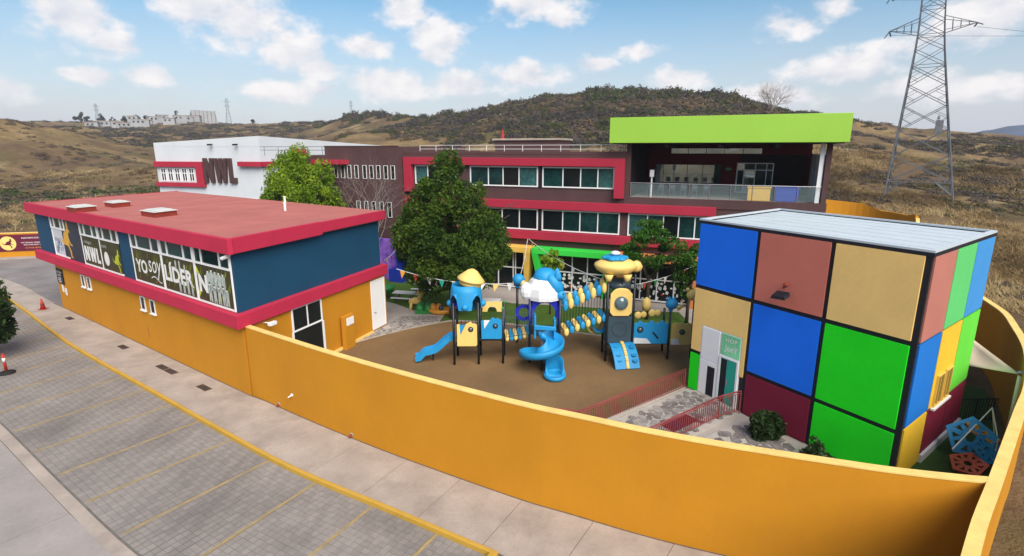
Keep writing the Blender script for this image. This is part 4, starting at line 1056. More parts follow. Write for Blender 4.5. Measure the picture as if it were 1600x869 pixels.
# balcony railing: glass panels and posts
rl = thing('balcony_railing', FM.p(25, -.05, 7.62), 'glass and steel railing along the balcony under the lime canopy', 'railing')
obj('handrail', MB().tube(FM.p(18.9, -.02, 8.62), FM.p(30.9, -.02, 8.62), .03), mt['steel'], rl)
clear = clearmat('railing_glass', (0.45, 0.60, 0.62), 0.10); 
for k in range(9):
    s = 18.95 + k * 1.33
    obj('post', MB().tube(FM.p(s, -.02, 7.55), FM.p(s, -.02, 8.62), .03), mt['steel'], rl)
    if k < 8 or True:
        e = min(s + 1.27, 30.85); obj('glass_panel', FM.box(MB(), s + .05, e, -.03, -.018, 7.66, 8.56), clear, rl)
for k, (s, m, lab) in enumerate(((27.3, 'py', 'yellow planter box on the balcony'), (29.0, 'blueport', 'blue planter box on the balcony beside the yellow one'))):
    t = thing('balcony_box', FM.p(s, -1.4, 7.56), lab, 'planter'); obj('box', FM.box(MB(), s - .65, s + .75, -1.9, -.9, 7.56, 8.45), mt[m], t, bevel=.03); obj('rim', FM.box(MB(), s - .7, s + .8, -1.95, -.85, 8.4, 8.5), mt[m], t, bevel=.02)
ch = thing('water_dispenser', FM.p(20.2, -1.2, 7.56), 'slim white upright stand at the left end of the balcony', 'stand')
obj('stand', MB().tube(FM.p(20.2, -1.2, 7.56), FM.p(20.2, -1.2, 9.0), .06), mt['whitepaint'], ch); obj('head', FM.box(MB(), 20.05, 20.35, -1.3, -1.1, 9.0, 9.5), mt['whitepaint'], ch, bevel=.03)
for k in range(6):
    s = 19.9 + k * .8
    t = thing('cafe_chair', FM.p(s, -2.6, 7.56), '%s grey metal cafe chair on the balcony behind the railing' % (['leftmost', 'second from left', 'third from left', 'third from right', 'second from right', 'rightmost'][k]), 'chair', 'cafe chairs on the balcony')
    obj('seat', FM.box(MB(), s - .2, s + .2, -2.8, -2.4, 8.0, 8.05), mt['metal'], t); obj('backrest', FM.box(MB(), s - .2, s + .2, -2.82, -2.78, 8.1, 8.45), mt['metal'], t)
    for i in (-.17, .17):
        for j in (-2.77, -2.43): obj('leg', MB().tube(FM.p(s + i, j, 7.56), FM.p(s + i, j, 8.0), .015), mt['metal'], t)
# roof details
rr_ = thing('roof_railing', FM.p(9, -2, 10.6), 'white pipe railing along the flat roof of the main block', 'railing')
for z in (10.95, 11.25): obj('rail', MB().tube(FM.p(.8, -1.2, z), FM.p(18.0, -1.2, z), .014), mt['whitepaint'], rr_)
for k in range(12): obj('post', MB().tube(FM.p(.8 + k * 1.56, -1.2, 10.55), FM.p(.8 + k * 1.56, -1.2, 11.25), .018), mt['whitepaint'], rr_)
rm = thing('rooftop_room', FM.p(8.5, -7, 10.6), 'low grey rooftop room behind the railing of the main block', 'building'); obj('wall', FM.box(MB(), 5.6, 11.5, -9.5, -6.0, 10.55, 11.7), mt['brown'], rm); obj('slab', FM.box(MB(), 5.4, 11.7, -9.7, -5.8, 11.7, 11.85), mt['concrete'], rm)
fg = thing('red_marker', FM.p(5.4, -6.5, 11.85), 'small red cone standing on the rooftop room', 'cone'); obj('body', MB().lathe(FM.p(6.0, -6.8, 11.85), [(.22, 0), (.22, .05), (.14, .07), (.05, .8)], 12), mt['coner'], fg)

# ground floor: coloured portals with glazing
part(FM, MAIN, 'ground_floor_recess', 'glassb', (8.6, 24.6, .004, .02, .1, 3.6))
def portal(name, s0, s1, m, lab, top=3.62, dep=1.3, lean=.45):
    t = thing(name, FM.p((s0 + s1) / 2, dep, 0), lab, 'portal')
    obj('lintel', MB().hexa([FM.p(s0 - lean * .0, dep, top - .42), FM.p(s1, dep, top - .42), FM.p(s1, .03, top - .42), FM.p(s0, .03, top - .42), FM.p(s0, dep, top), FM.p(s1, dep, top), FM.p(s1, .03, top), FM.p(s0, .03, top)]), mt[m], t, bevel=.02)
    for (a, sg_) in ((s0, 1), (s1, -1)):
        w0, w1 = .5, .26
        lo, hi = sorted((a, a + sg_ * w0)); 
        b0 = a + sg_ * lean; b1 = b0 + sg_ * w1; l0, l1 = sorted((b0, b1))
        obj('leg', MB().hexa([FM.p(l0, dep * .5, 0), FM.p(l1, dep * .5, 0), FM.p(l1, .03, 0), FM.p(l0, .03, 0), FM.p(lo, dep - .01, top - .421), FM.p(hi, dep - .01, top - .421), FM.p(hi, .03, top - .421), FM.p(lo, .03, top - .421)]), mt[m], t, bevel=.015)
    return t
portal('entrance_portal', 6.6, 11.75, 'py', 'yellow slanted entrance portal behind the large tree')
portal('entrance_portal', 11.9, 18.0, 'pg', 'bright green slanted entrance portal in the main block')
portal('entrance_portal', 18.25, 24.3, 'po', 'orange slanted entrance portal behind the small tree')
for (a, b, cuts) in ((7.2, 11.1, [8.6, 9.9, 10.1]), (12.5, 17.4, [13.6, 14.8, 16.0]), (18.8, 23.7, [20.0, 21.2, 22.4])):
    window(FM, MAIN, a, b, .08, 3.15, cuts, d=.03, fw=.10, th=.08, rows=[1.72], glass='glassb', name='shopfront')
# paper cut-outs stuck on the lower panes
for gi, (a, b) in enumerate(((13.7, 17.3), (18.95, 23.6))):
    mbw, mbr = MB(), MB(); g = random.Random(5 + gi)
    for k in range(46):
        s = g.uniform(a, b - .25); z = g.uniform(.25, 1.5); w = g.uniform(.07, .16); h = g.uniform(.08, .2)
        n = g.choice((4, 6, 7)); (mbw if g.random() < .93 else mbr).add([FM.p(s + w * math.cos(6.283 * q / n + .4), .055, z + h * math.sin(6.283 * q / n + .4) * .8) for q in range(n)], [tuple(range(n))])
    obj('window_cutouts', mbw, mt['printw'], MAIN, recalc=False); obj('window_cutouts', mbr, mt['coner'], MAIN, recalc=False)
# purple / blue painted entrance at far left of the court
pp = thing('painted_porch', FM.p(-.6, 1.6, 0), 'purple and blue painted porch between the corner building and the tree', 'porch')
obj('porch_wall', FM.box(MB(), -3.4, .2, 1.05, 1.5, 0, 3.5), mt['purple'], pp); obj('porch_side', FM.box(MB(), .2, .7, .4, 2.2, 0, 3.6), mt['blueport'], pp); obj('porch_beam', FM.box(MB(), .71, 2.6, .43, 1.6, 3.0, 3.6), mt['blueport'], pp); obj('porch_bench', FM.box(MB(), -.6, .19, 1.51, 2.2, 0, 1.1), mt['blueport'], pp)

# ================================================================== BROWN WING AND WHITE HALL
WO = Vector(FM.p(-13.0, 1.0, 0)[:2]); FW2 = Frame(WO, Vector(FM.p(0, 1.0, 0)[:2]))
WING = thing('brown_wing', FW2.p(8, 0, 0), 'aubergine wing with a row of slit windows beside the white hall', 'building')
part(FW2, WING, 'wall', 'brown', (5.5, 13.0, -12, 0, -.1, 11.15), (0, 5.5, -10, -.002, -.1, 10.38))
part(FW2, WING, 'parapet_cap', 'brown', (5.48, 13.02, -.2, .03, 11.15, 11.22))
part(FW2, WING, 'canopy_bar', 'red', (4.6, 8.05, 0, .8, 9.68, 10.05), bevel=.01)
part(FW2, WING, 'red_block', 'red', (2.0, 3.1, -.4, .25, 10.1, 10.95))
for s in (6.4, 7.15, 7.85, 8.6, 9.45, 10.15, 10.85, 11.6, 12.3): window(FW2, WING, s, s + .40, 8.5, 9.62, 1, d=.004, fw=.032, th=.06, glass='glassb', name='slit_window')
for s in (8.6, 9.4, 10.2, 11.0, 11.8): window(FW2, WING, s, s + .40, 5.3, 6.6, 1, d=.004, fw=.032, th=.06, glass='glassb', name='slit_window')
wr_ = thing('wing_railing', FW2.p(2, -1, 10.4), 'thin pipe railing on the lower roof of the aubergine wing', 'railing')
for z in (10.85, 11.15): obj('rail', MB().tube(FW2.p(-2.5, -.5, z), FW2.p(5.4, -.5, z), .022), mt['metal'], wr_)
for k in range(5): obj('post', MB().tube(FW2.p(-2 + k * 1.7, -.5, 10.35), FW2.p(-2 + k * 1.7, -.5, 11.15), .025), mt['metal'], wr_)

WL = Vector((-41.1, 64.2)); WC = Vector((-27.1, 60.0)); WR = Vector((-18.2, 80.2)); WB = WL + (WR - WC)
FWH = Frame(WL, WC); FWR = Frame(WC, WR)
HALL = thing('white_hall', (WC.x, WC.y, 0), 'large white hall with big brown initials and a raspberry window frame', 'building')
zl, zc, zr = 11.62, 12.30, 11.36
def hz(p, z): return (p.x, p.y, z)
obj('wall', MB().hexa([hz(WL, -.1), hz(WC, -.1), hz(WR, -.1), hz(WB, -.1), hz(WL, zl), hz(WC, zc), hz(WR, zr), hz(WB, 10.9)]), mt['white'], HALL)
part(FWH, HALL, 'cornice', 'white', (-.02, 14.6, -.2, .02, 11.2, 11.205))
Lh = FWH.len
part(FWH, HALL, 'window_frame_band', 'red', (-.05, Lh - 7.7, 0, .35, 8.95, 9.55), (-.05, Lh - 7.7, 0, .349, 6.75, 7.2), (Lh - 8.7, Lh - 7.7, 0, .345, 7.2, 8.95), bevel=.012)
for k in range(5):
    s = .55 + k * 1.02
    window(FWH, HALL, s, s + .78, 7.32, 8.85, 2, d=.004, fw=.10, th=.07, rows=[8.25], glass='glassb')
for k in range(7): window(FWH, HALL, .5 + k * 1.02, 1.1 + k * 1.02, 4.6, 5.85, 2, d=.004, fw=.08, th=.07, glass='glassb')
for s in (Lh - 4.9, Lh - 2.5): window(FWH, HALL, s, s + 1.5, 4.2, 5.6, 3, d=.004, fw=.08, th=.07, glass='glassb')
part(FWH, HALL, 'red_bar', 'red', (Lh - 2.7, Lh + .35, 0, .5, 9.10, 9.60), bevel=.01)
part(FWR, HALL, 'red_bar', 'red', (.0, 4.0, .003, .35, 9.10, 9.601), bevel=.01)
nwl(FWH, HALL, Lh - 7.6, Lh - 3.3, 7.25, 9.95, .0, .30, 'letters', 'initial_letter')
for (s, lab) in ((Lh - 6.2, 'left wall lamp under the roof edge of the white hall'), (Lh - 2.8, 'right wall lamp under the roof edge of the white hall')):
    t = thing('wall_lamp', FWH.p(s, .1, 11.3), lab, 'lamp'); obj('arm', MB().tube(FWH.p(s, 0, 11.45), FWH.p(s, .4, 11.45), .04), mt['black'], t); obj('lamp_head', FWH.box(MB(), s - .2, s + .2, .3, .6, 11.3, 11.48), mt['black'], t, bevel=.02)

# ================================================================== COLOURED CUBE
CA, CB, CC = Vector((8.3, 23.9)), Vector((12.75, 16.15)), Vector((18.2, 20.3)); CDd = CA + CC - CB
FA, FB = Frame(CA, CB), Frame(CB, CC)
CUBE = thing('cube_pavilion', (CB.x, CB.y, 0), 'cube shaped pavilion clad in coloured squares with black joints', 'building')
def inset(P, g):
    c = sum(P, Vector((0, 0))) / 4; return [tuple(p + (c - p).normalized() * g * 1.414) for p in P]
CP = [CA, CB, CC, CDd]
obj('core', MB().prism(inset(CP, .02), -.1, 7.86), mt['black'], CUBE)
obj('roof_sheet', MB().prism(inset(CP, .22), 7.86, 7.90), mt['sheet'], CUBE)
nrib = 7
mb = MB()
for k in range(1, nrib):
    a = CB + (CC - CB) * (k / nrib); b = CA + (CDd - CA) * (k / nrib); t = (CC - CB).normalized() * .02
    u_ = (b - a).normalized() * .3
    mb.prism([tuple(a - t + u_), tuple(a + t + u_), tuple(b + t - u_), tuple(b - t - u_)], 7.90, 7.910)
obj('roof_rib', mb, mt['sheet'], CUBE, kind='stuff')
rimo = inset(CP, -.03); rimi = inset(CP, .12)
for k in range(4):
    j = (k + 1) % 4; obj('parapet', MB().prism([rimo[k], rimo[j], rimi[j], rimi[k]], 7.93, 8.00), mt['sheet'], CUBE)
    obj('parapet_trim', MB().prism([rimo[k], rimo[j], rimi[j], rimi[k]], 7.80, 7.928), mt['black'], CUBE)
rowsA = [(.05, 1.80), (1.98, 4.88), (5.06, 7.80)]
LA = FA.len
colsA = [(.08, LA * .335 - .09), (LA * .335 + .09, LA * .665 - .09), (LA * .665 + .09, LA - .20)]
gridA = [['green', 'burgundy', 'green'], ['tan', 'blue', 'green'], ['blue', 'salmon', 'tan']]
D0, D1, DZ = .62, 2.72, 3.28        # doorway
for r_, (z0, z1) in enumerate(rowsA):
    for c_, (s0, s1) in enumerate(colsA):
        m = cubecol[gridA[r_][c_]]
        if c_ == 0 and r_ == 0: part(FA, CUBE, 'panel', m, (s0, D0 - .02, -.02, .045, z0, z1)); continue
        if c_ == 0 and r_ == 1: part(FA, CUBE, 'panel', m, (s0, s1, -.02, .045, DZ, z1), (s0, D0 - .02, -.02, .0449, z0, DZ), (D1 + .02, s1, -.02, .0449, z0 - .4, DZ)); continue
        part(FA, CUBE, 'panel', m, (s0, s1, -.02, .045, z0, z1))
LBc = FB.len
colsB = [(.16, LBc * .34 - .025), (LBc * .34 + .025, LBc * .67 - .025), (LBc * .67 + .025, LBc - .03)]
rowsB = [(.05, 1.98), (2.06, 4.93), (5.01, 7.80)]
gridB = [['yellow', 'burgundy', 'burgundy'], ['azure', 'yellow', 'limeg'], ['salmonr', 'mint', 'sky']]
for r_, (z0, z1) in enumerate(rowsB):
    for c_, (s0, s1) in enumerate(colsB): part(FB, CUBE, 'panel', cubecol[gridB[r_][c_]], (s0, s1, -.02, .03, z0, z1))
part(FB, CUBE, 'plinth', 'white', (LBc * .34, LBc + .05, .0, .12, -.05, .30))
for s in (LBc * .34 + .35, LBc * .34 + 1.25): window(FB, CUBE, s, s + .72, 2.05, 3.25, 2, d=.032, fw=.05, th=.07, frame_m='py', glass='glassb')
part(FB, CUBE, 'window_sill', 'whitepaint', (LBc * .34 + .25, LBc * .34 + 2.1, .03, .16, 1.97, 2.045))
# entrance: white and teal printed panels with the mint sign
en = part(FA, CUBE, 'entrance_frame', 'doorwhite', (D0, D1, -.02, .03, .05, DZ - .01))
part(FA, CUBE, 'white_panel', 'doorwhite', (D0 + .08, 1.62, .03, .06, 1.75, 3.22), sub=en)
dl_ = part(FA, CUBE, 'door', 'doorwhite', (D0 + .08, 1.62, .03, .07, .1, 1.69)); obj('print_dark', FA.box(MB(), 1.12, 1.52, .07, .074, .12, 1.5), mt['black'], dl_)
sgn = part(FA, CUBE, 'sign_panel', 'mint', (1.72, D1 - .05, .03, .06, 2.28, 3.22))
obj('lettering', text_on(FA, 'JoeY', 1.92, D1 - .12, 2.42, 2.76, .064, bold=.02), mt['printw'], sgn, recalc=False); obj('lettering', text_on(FA, 'HOP', 1.95, D1 - .2, 2.9, 3.08, .064, bold=.01, space=1.2), mt['printw'], sgn, recalc=False)
d2_ = part(FA, CUBE, 'door', 'teal', (1.80, D1 - .12, .03, .07, .1, 2.14)); obj('print_dark', FA.box(MB(), 1.82, 2.12, .07, .074, .14, 2.1), mt['black'], d2_); obj('handle', MB().tube(FA.p(2.2, .1, .95), FA.p(2.2, .1, 1.25), .02), mt['steel'], d2_)
part(FA, CUBE, 'door_frame', 'doorwhite', (1.70, 1.795, .03, .085, .06, 2.22), (D1 - .115, D1 - .03, .03, .085, .06, 2.22), (1.795, D1 - .115, .03, .085, 2.145, 2.22))
# floodlight on the salmon square
t = thing('wall_floodlight', FA.p(4.4, .05, 5.7), 'black floodlight fixed to the salmon square of the cube', 'lamp')
obj('arm', MB().tube(FA.p(4.4, .03, 5.95), FA.p(4.5, .4, 5.9), .03), mt['black'], t); obj('lamp_head', MB().hexa([FA.p(4.15, .3, 5.55), FA.p(4.75, .3, 5.62), FA.p(4.75, .62, 5.5), FA.p(4.15, .62, 5.45), FA.p(4.2, .3, 5.72), FA.p(4.7, .3, 5.76), FA.p(4.7, .6, 5.6), FA.p(4.2, .6, 5.58)]), mt['black'], t); obj('bracket', MB().ball(FA.p(4.45, .2, 5.98), .1, n=8, m=5), mt['brick'], t)

# ================================================================== PLAY STRUCTURE
PS = thing('play_structure', (2.5, 27.3, 0), 'large blue and cream plastic play structure with slides, bridges and roofs', 'play structure')
def pobj(name, mb, m, smooth=False, bevel=0, sub=None): return obj(name, mb, mt[m], sub or PS, smooth=smooth, bevel=bevel)
def post(x, y, h, capm='pgreen'):
    p = pobj('post', MB().tube((x, y, 0), (x, y, h), .062, n=12), 'ppost', True)
    return p
for x, y, h in ((-3.0, 26.62, 3.35), (-1.74, 26.7, 3.35), (-.47, 26.8, 3.0), (-2.95, 27.9, 3.35), (-1.7, 27.95, 3.35), (-.42, 28.0, 3.0),
                (.92, 26.9, 3.5), (2.46, 26.75, 3.5), (.95, 28.2, 3.5), (2.5, 28.2, 3.6), (4.95, 27.1, 4.7), (6.36, 27.3, 4.7), (5.0, 28.5, 4.7), (6.4, 28.6, 4.7), (8.33, 27.4, 2.9), (8.36, 28.6, 2.5), (9.62, 27.6, 3.3)):
    p = post(x, y, h)
    if h == 3.0: obj('cap', MB().ball((x, y, h), .075, sz=1.3, n=10, m=6), mt['pgreen'], p, smooth=True)
def deck(x0, x1, y0, y1, z): pobj('deck', MB().box(x0, x1, y0, y1, z - .1, z), 'ppost', bevel=.02)
deck(-2.95, -1.76, 26.7, 27.9, 1.05); deck(-1.70, -.48, 26.8, 27.95, 1.35); deck(.98, 2.42, 26.95, 28.15, 1.65); deck(5.0, 6.34, 27.25, 28.5, 2.35); deck(6.42, 8.3, 27.5, 28.55, .9); deck(5.02, 6.34, 27.26, 28.49, .95)
# left tower: scalloped cup roof and tilted hat
def scal(k, t):
    c = math.cos(4 * (t - math.pi / 2) )
    return (.78 * max(0, -c) ** .45 if k in (0, 7) else .38 * max(0, -c) if k in (1, 6) else 0)
cup = MB().lathe((-2.38, 27.27, 0), [(.86, 2.98), (.85, 3.30), (.80, 3.85), (.72, 4.20), (.66, 4.20), (.74, 3.82), (.79, 3.30), (.80, 2.98)], 48, zmod=scal, cap=False)
cupo = pobj('cup_roof', cup, 'pblue', True)
for k in range(4):
    a = k * math.pi / 2 + math.pi / 2 + .0; obj('roof_knob', MB().ball((-2.38 + .86 * math.cos(a), 27.27 + .86 * math.sin(a), 3.16), .17), mt['pblue'], cupo, smooth=True)
pobj('inner_ring', MB().lathe((-2.38, 27.27, 0), [(.60, 2.95), (.66, 3.05), (.62, 3.3)], 28), 'pdeep', True)
tl = Matrix.Rotation(R(12), 3, 'Y')
hat = pobj('hat_roof', MB().lathe((-2.18, 27.25, 4.12), [(.56, 0), (.58, .14), (.56, .22), (.70, .26), (.72, .34), (.60, .46), (.26, .80), (.10, .88), (.02, .89)], 32, tilt=tl), 'pyel', True)
# fish panel in cream, fish panel in blue
def eye(x, z, y, par, r=.09):
    obj('eye', MB().ringplate((x, z), r * 1.5, r, y - .03, y, 16), mt['ppost'], par); obj('eye_bubble', MB().ball((x, y - .02, z), r * .98, sy=.5), mt['bubble'], par, smooth=True)
pn = pobj('panel', MB().plate([(-2.84, 1.02), (-1.86, 1.02), (-1.80, 1.10), (-1.80, 2.18), (-1.92, 2.26), (-2.02, 2.24), (-2.12, 2.36), (-2.24, 2.30), (-2.38, 2.22), (-2.66, 1.62), (-2.70, 2.22), (-2.84, 2.2)], 26.60, 26.66), 'pyel', bevel=.015)
pobj('panel_insert', MB().plate([(-2.68, 1.62), (-2.42, 2.18), (-2.70, 2.18)], 26.61, 26.64), 'pblue'); eye(-2.12, 1.95, 26.60, pn)
pobj('panel', MB().plate([(-1.58, 1.38), (-.56, 1.38), (-.52, 1.46), (-.52, 2.42), (-.66, 2.44), (-.72, 2.54), (-.84, 2.46), (-1.00, 2.56), (-1.12, 2.44), (-1.42, 1.92), (-1.46, 2.40), (-1.60, 2.38)], 26.70, 26.76), 'pblue', bevel=.015)
pobj('panel_insert', MB().plate([(-1.44, 1.92), (-1.14, 2.40), (-1.45, 2.40)], 26.71, 26.74), 'pwhite'); eye(-.86, 2.1, 26.70, PS)
ar = MB()
for k in range(8):
    a0, a1 = math.pi * k / 8, math.pi * (k + 1) / 8
    ar.plate([(-1.06 + .26 * math.cos(a0), 2.5 + .3 * math.sin(a0)), (-1.06 + .26 * math.cos(a1), 2.5 + .3 * math.sin(a1)), (-1.06 + .62 * max(-.84, min(.84, 1.5 * math.cos(a1))), 2.5 + .55 * min(1, 1.6 * math.sin(a1))), (-1.06 + .62 * max(-.84, min(.84, 1.5 * math.cos(a0))), 2.5 + .55 * min(1, 1.6 * math.sin(a0)))], 27.90, 27.95)
pobj('arch_panel', ar, 'pyel')
pobj('guard_bars', (lambda m_: [m_.tube((-2.9 + k * .19, 27.9, 1.05), (-2.9 + k * .19, 27.9, 2.0), .015, n=6) for k in range(6)] and m_)(MB()), 'ppost')
# wavy slide on the left
sp = [(-2.95 - .27 * k, 27.25 - .02 * k, 1.30 - .155 * k + .10 * math.sin(k * 1.15 + .3) * (1 if k < 7 else .3)) for k in range(8)]
sp[-1] = (sp[-1][0], sp[-1][1], .16); sp.append((-5.1, 27.08, .12))
chan = [(-.34, -.03), (-.34, .24), (-.26, .24), (-.24, .04), (.24, .04), (.26, .24), (.34, .24), (.34, -.03)]
pobj('slide', MB().sweep(sp, chan), 'pblue', bevel=.01)
pobj('slide_support', MB().tube((-4.2, 27.2, 0), (-4.2, 27.2, .5), .04), 'ppost')
# plank bridge to the centre tower
def bridge(p0, p1, n, side, sag, lobes=True):
    p0 = Vector(p0); p1 = Vector(p1); t = (p1 - p0); hd = Vector((-t.y, t.x, 0)).normalized() * side
    for k in range(n):
        f = (k + .5) / n; c = p0 + t * f - Vector((0, 0, sag * math.sin(math.pi * f))); w = t.length / n * .42; tt = t.normalized()
        m = 'pyel' if k % 2 == 0 else 'pblue'
        a = pobj('plank', MB().hexa([tuple(c - tt * w - hd), tuple(c + tt * w - hd), tuple(c + tt * w + hd), tuple(c - tt * w + hd)] + [tuple(q + Vector((0, 0, .08))) for q in (c - tt * w - hd, c + tt * w - hd, c + tt * w + hd, c - tt * w + hd)]), m, bevel=.02)
        for s_ in (-1, 1):
            q = c + hd * s_; obj('lobe', MB().ball((q.x, q.y, q.z - .04), w * 1.05, sy=.55, sz=1.6, n=12), mt[m], a, smooth=True)
bridge((-.4, 27.4, 1.38), (.95, 27.5, 1.62), 6, .52, .05)
nt_ = MB()
for s_ in (-.55, .6):
    for k in range(11): nt_.tube((-.42 + k * .136, 27.4 + s_, 1.4 + k * .024), (-.42 + k * .136, 27.4 + s_, 2.45 + k * .04), .010, n=5)
    for z in (0, .5, 1.05): nt_.tube((-.42, 27.4 + s_, 1.42 + z), (.94, 27.4 + s_, 1.66 + z * 1.1), .018, n=6)
pobj('bridge_net', nt_, 'pgrey')
# centre tower: deep blue arched skirt, white dome, sky blue animal head
def arch(x0, x1, z0, z1, y0, y1):
    mb = MB(); cx = (x0 + x1) / 2; r = (x1 - x0) / 2 * .72; n = 8
    for k in range(n):
        a0, a1 = math.pi * k / n, math.pi * (k + 1) / n
        mb.plate([(cx + r * math.cos(a0), z0 + .55 * math.sin(a0)), (cx + r * math.cos(a1), z0 + .55 * math.sin(a1)), (cx + (x1 - x0) / 2 * math.cos(a1) * min(1, 1.35 - .35 * math.sin(a1)), z1 if k not in (0,) else z1), (cx + (x1 - x0) / 2 * math.cos(a0), z1)], y0, y1)
    mb.box(x0 - .06, x0 + .14, y0, y1, z0 - .65, z1); mb.box(x1 - .14, x1 + .06, y0, y1, z0 - .65, z1)
    return mb
pobj('arched_skirt', arch(.92, 2.46, 2.75, 3.5, 26.86, 26.94), 'pdeep'); pobj('arched_skirt', arch(.95, 2.48, 2.75, 3.5, 28.18, 28.26), 'pdeep')
pobj('side_arch', MB().ringplate((0.62, 2.62), .44, .28, 27.3, 27.42, 20), 'pdeep')
dome = pobj('dome_roof', MB().lathe((1.68, 27.5, 0), [(1.0, 3.42), (1.02, 3.6), (.96, 4.0), (.72, 4.4), (.40, 4.58)], 10), 'pwhite')
pobj('dome_wing', MB().ball((.72, 27.1, 3.85), .42, sx=.75, sy=.8, sz=1.15, n=10, m=6), 'pwhite')
pobj('dome_cap', MB().lathe((1.72, 27.5, 0), [(.60, 4.35), (.62, 4.55), (.50, 4.82), (.30, 4.95), (.03, 4.98)], 20), 'pblue', True)
hd = pobj('animal_head', MB().ball((2.18, 27.1, 4.22), .44, sx=.9, sy=.95, sz=1.45, tilt=Matrix.Rotation(R(-32), 3, 'Y')), 'pblue', True)
obj('snout', MB().ball((2.50, 26.95, 3.68), .27, sx=1.0, sz=.95), mt['pblue'], hd, smooth=True)
for dy in (-.25, .28): obj('ear', MB().lathe((2.34, 27.15 + dy, 4.45), [(.17, 0), (.19, .18), (.12, .42), (.02, .56)], 12, sy=.5), mt['pblue'], hd, smooth=True)
for dy in (-.16,): obj('nostril', MB().ball((2.6, 26.74, 3.78), .05), mt['ppost'], hd, smooth=True)
# spiral slide in front
ax, ay, rad = 1.50, 25.86, .66
hel = []
for k in range(41):
    f = k / 40; ph = R(100 - 460 * f); z = 1.62 - 1.42 * f
    hel.append((ax + rad * math.cos(ph), ay + rad * math.sin(ph), z))
pe = Vector(hel[-1]); hel += [(pe.x - .02, pe.y - .35, .17), (pe.x - .05, pe.y - .75, .13), (pe.x - .06, pe.y - 1.05, .12)]
chan2 = [(-.46, .0), (-.47, .32), (-.40, .34), (-.33, .07), (0, .0), (.33, .07), (.40, .34), (.47, .32), (.46, .0), (0, -.07)]
pobj('spiral_slide', MB().sweep(hel, chan2), 'pblue', True)
pobj('slide_lip', MB().lathe((hel[-1][0], hel[-1][1] + .12, 0), [(.48, .02), (.56, .12), (.54, .26), (.46, .26), (.36, .09)], 28, sy=1.15), 'pblue', True)
pobj('slide_pole', MB().tube((ax, ay, 0), (ax, ay, 1.6), .05), 'ppost', True)
# slide entrance hood
hood = MB().box(1.12, 1.22, 26.25, 26.9, 1.55, 2.75).box(2.12, 2.22, 26.25, 26.9, 1.55, 2.55)
hood.hexa([(1.12, 26.2, 2.05), (2.24, 26.2, 2.0), (2.24, 26.3, 2.0), (1.12, 26.3, 2.05), (1.12, 26.2, 2.30), (2.24, 26.2, 2.2), (2.24, 26.3, 2.2), (1.12, 26.3, 2.30)])
pobj('slide_entrance', hood, 'pblue', bevel=.03); pobj('entrance_panel', MB().box(1.25, 2.1, 26.86, 26.90, 1.5, 2.0), 'pgrey')
# arched bridge of alternating ovals
bridge((2.65, 27.5, 1.62), (4.92, 27.75, 2.42), 8, .50, -.05)
for k in range(8):
    f = (k + .4) / 8; x = 2.65 + 2.3 * f; y = 27.02 + .2 * f; z = 3.02 + 1.05 * f
    m = 'pblue' if k % 2 == 0 else 'pyel'
    a = pobj('rail_oval', MB().ball((x, y, z), .185, sx=.80, sy=.5, sz=1.6, n=12), m, True)
    obj('rail_oval_back', MB().ball((x + .03, y + .98, z + .02), .185, sx=.80, sy=.5, sz=1.6, n=12), mt[m], a, smooth=True)
bb = MB()
for s_ in (0, .98):
    for k in range(15):
        f = k / 14; x = 2.68 + 2.22 * f; y = 27.04 + .2 * f + s_; bb.tube((x, y, 1.62 + .82 * f), (x, y, 2.95 + 1.0 * f), .011, n=5)
    bb.tube((2.65, 27.04 + s_, 2.9), (4.92, 27.24 + s_, 3.95), .02, n=6)
pobj('bridge_bars', bb, 'ppost')
# right tower
sau = pobj('saucer_roof', MB().lathe((5.42, 27.75, 4.98), [(.15, -.42), (.55, -.36), (.90, -.14), (1.04, .08), (1.0, .2), (.7, .38), (.35, .44)], 28, sx=1.10, sy=.95), 'pyel', True)
obj('tail', MB().lathe((6.45, 27.6, 5.05), [(.10, -.30), (.22, -.2), (.26, .0), (.16, .22), (.05, .3)], 14, sx=1.3), mt['pyel'], sau, smooth=True)
for (x, y) in ((4.95, 27.05), (5.9, 27.05), (5.4, 28.4)): obj('foot', MB().lathe((x, y, 4.38), [(.10, -.02), (.15, .1), (.24, .34)], 12), mt['pyel'], sau, smooth=True)
fl2 = pobj('flower_cap', MB().lathe((5.36, 27.75, 5.38), [(.50, 0), (.62, .08), (.52, .18), (.30, .22)], 36, zmod=None), 'pblue', True)
for k in range(6):
    a = k * math.pi / 3; obj('petal', MB().ball((5.36 + .48 * math.cos(a), 27.75 + .48 * math.sin(a), 5.48), .22, sz=.5), mt['pblue'], fl2, smooth=True)
obj('knob', MB().lathe((5.36, 27.75, 5.6), [(.12, 0), (.24, .08), (.27, .14), (.14, .22), (.02, .24)], 18), mt['pwhite'], fl2, smooth=True)
wp = MB(); n = 20; cx, cz = 5.66, 3.2
for k in range(n):
    a0, a1 = 2 * math.pi * k / n, 2 * math.pi * (k + 1) / n
    def sq(a): m_ = max(abs(math.cos(a)), abs(math.sin(a))); return (cx + .56 * math.cos(a) / m_, cz + .68 * math.sin(a) / m_)
    wp.plate([(cx + .36 * math.cos(a0), cz + .36 * math.sin(a0)), (cx + .36 * math.cos(a1), cz + .36 * math.sin(a1)), sq(a1), sq(a0)], 27.10, 27.17)
wpo = pobj('window_panel', wp, 'pyel'); obj('panel_crest', MB().ball((5.66, 27.14, 3.86), .4, sy=.09, sz=.35), mt['pyel'], wpo, smooth=True)
pobj('bubble_window', MB().ball((5.66, 27.1, 3.2), .37, sy=.6), 'bubble', True)
pobj('grey_panel', MB().box(5.06, 6.26, 27.18, 27.24, .98, 2.45), 'pgrey'); pobj('grey_panel', MB().box(5.02, 5.06, 27.3, 28.4, .98, 2.3), 'pblue')
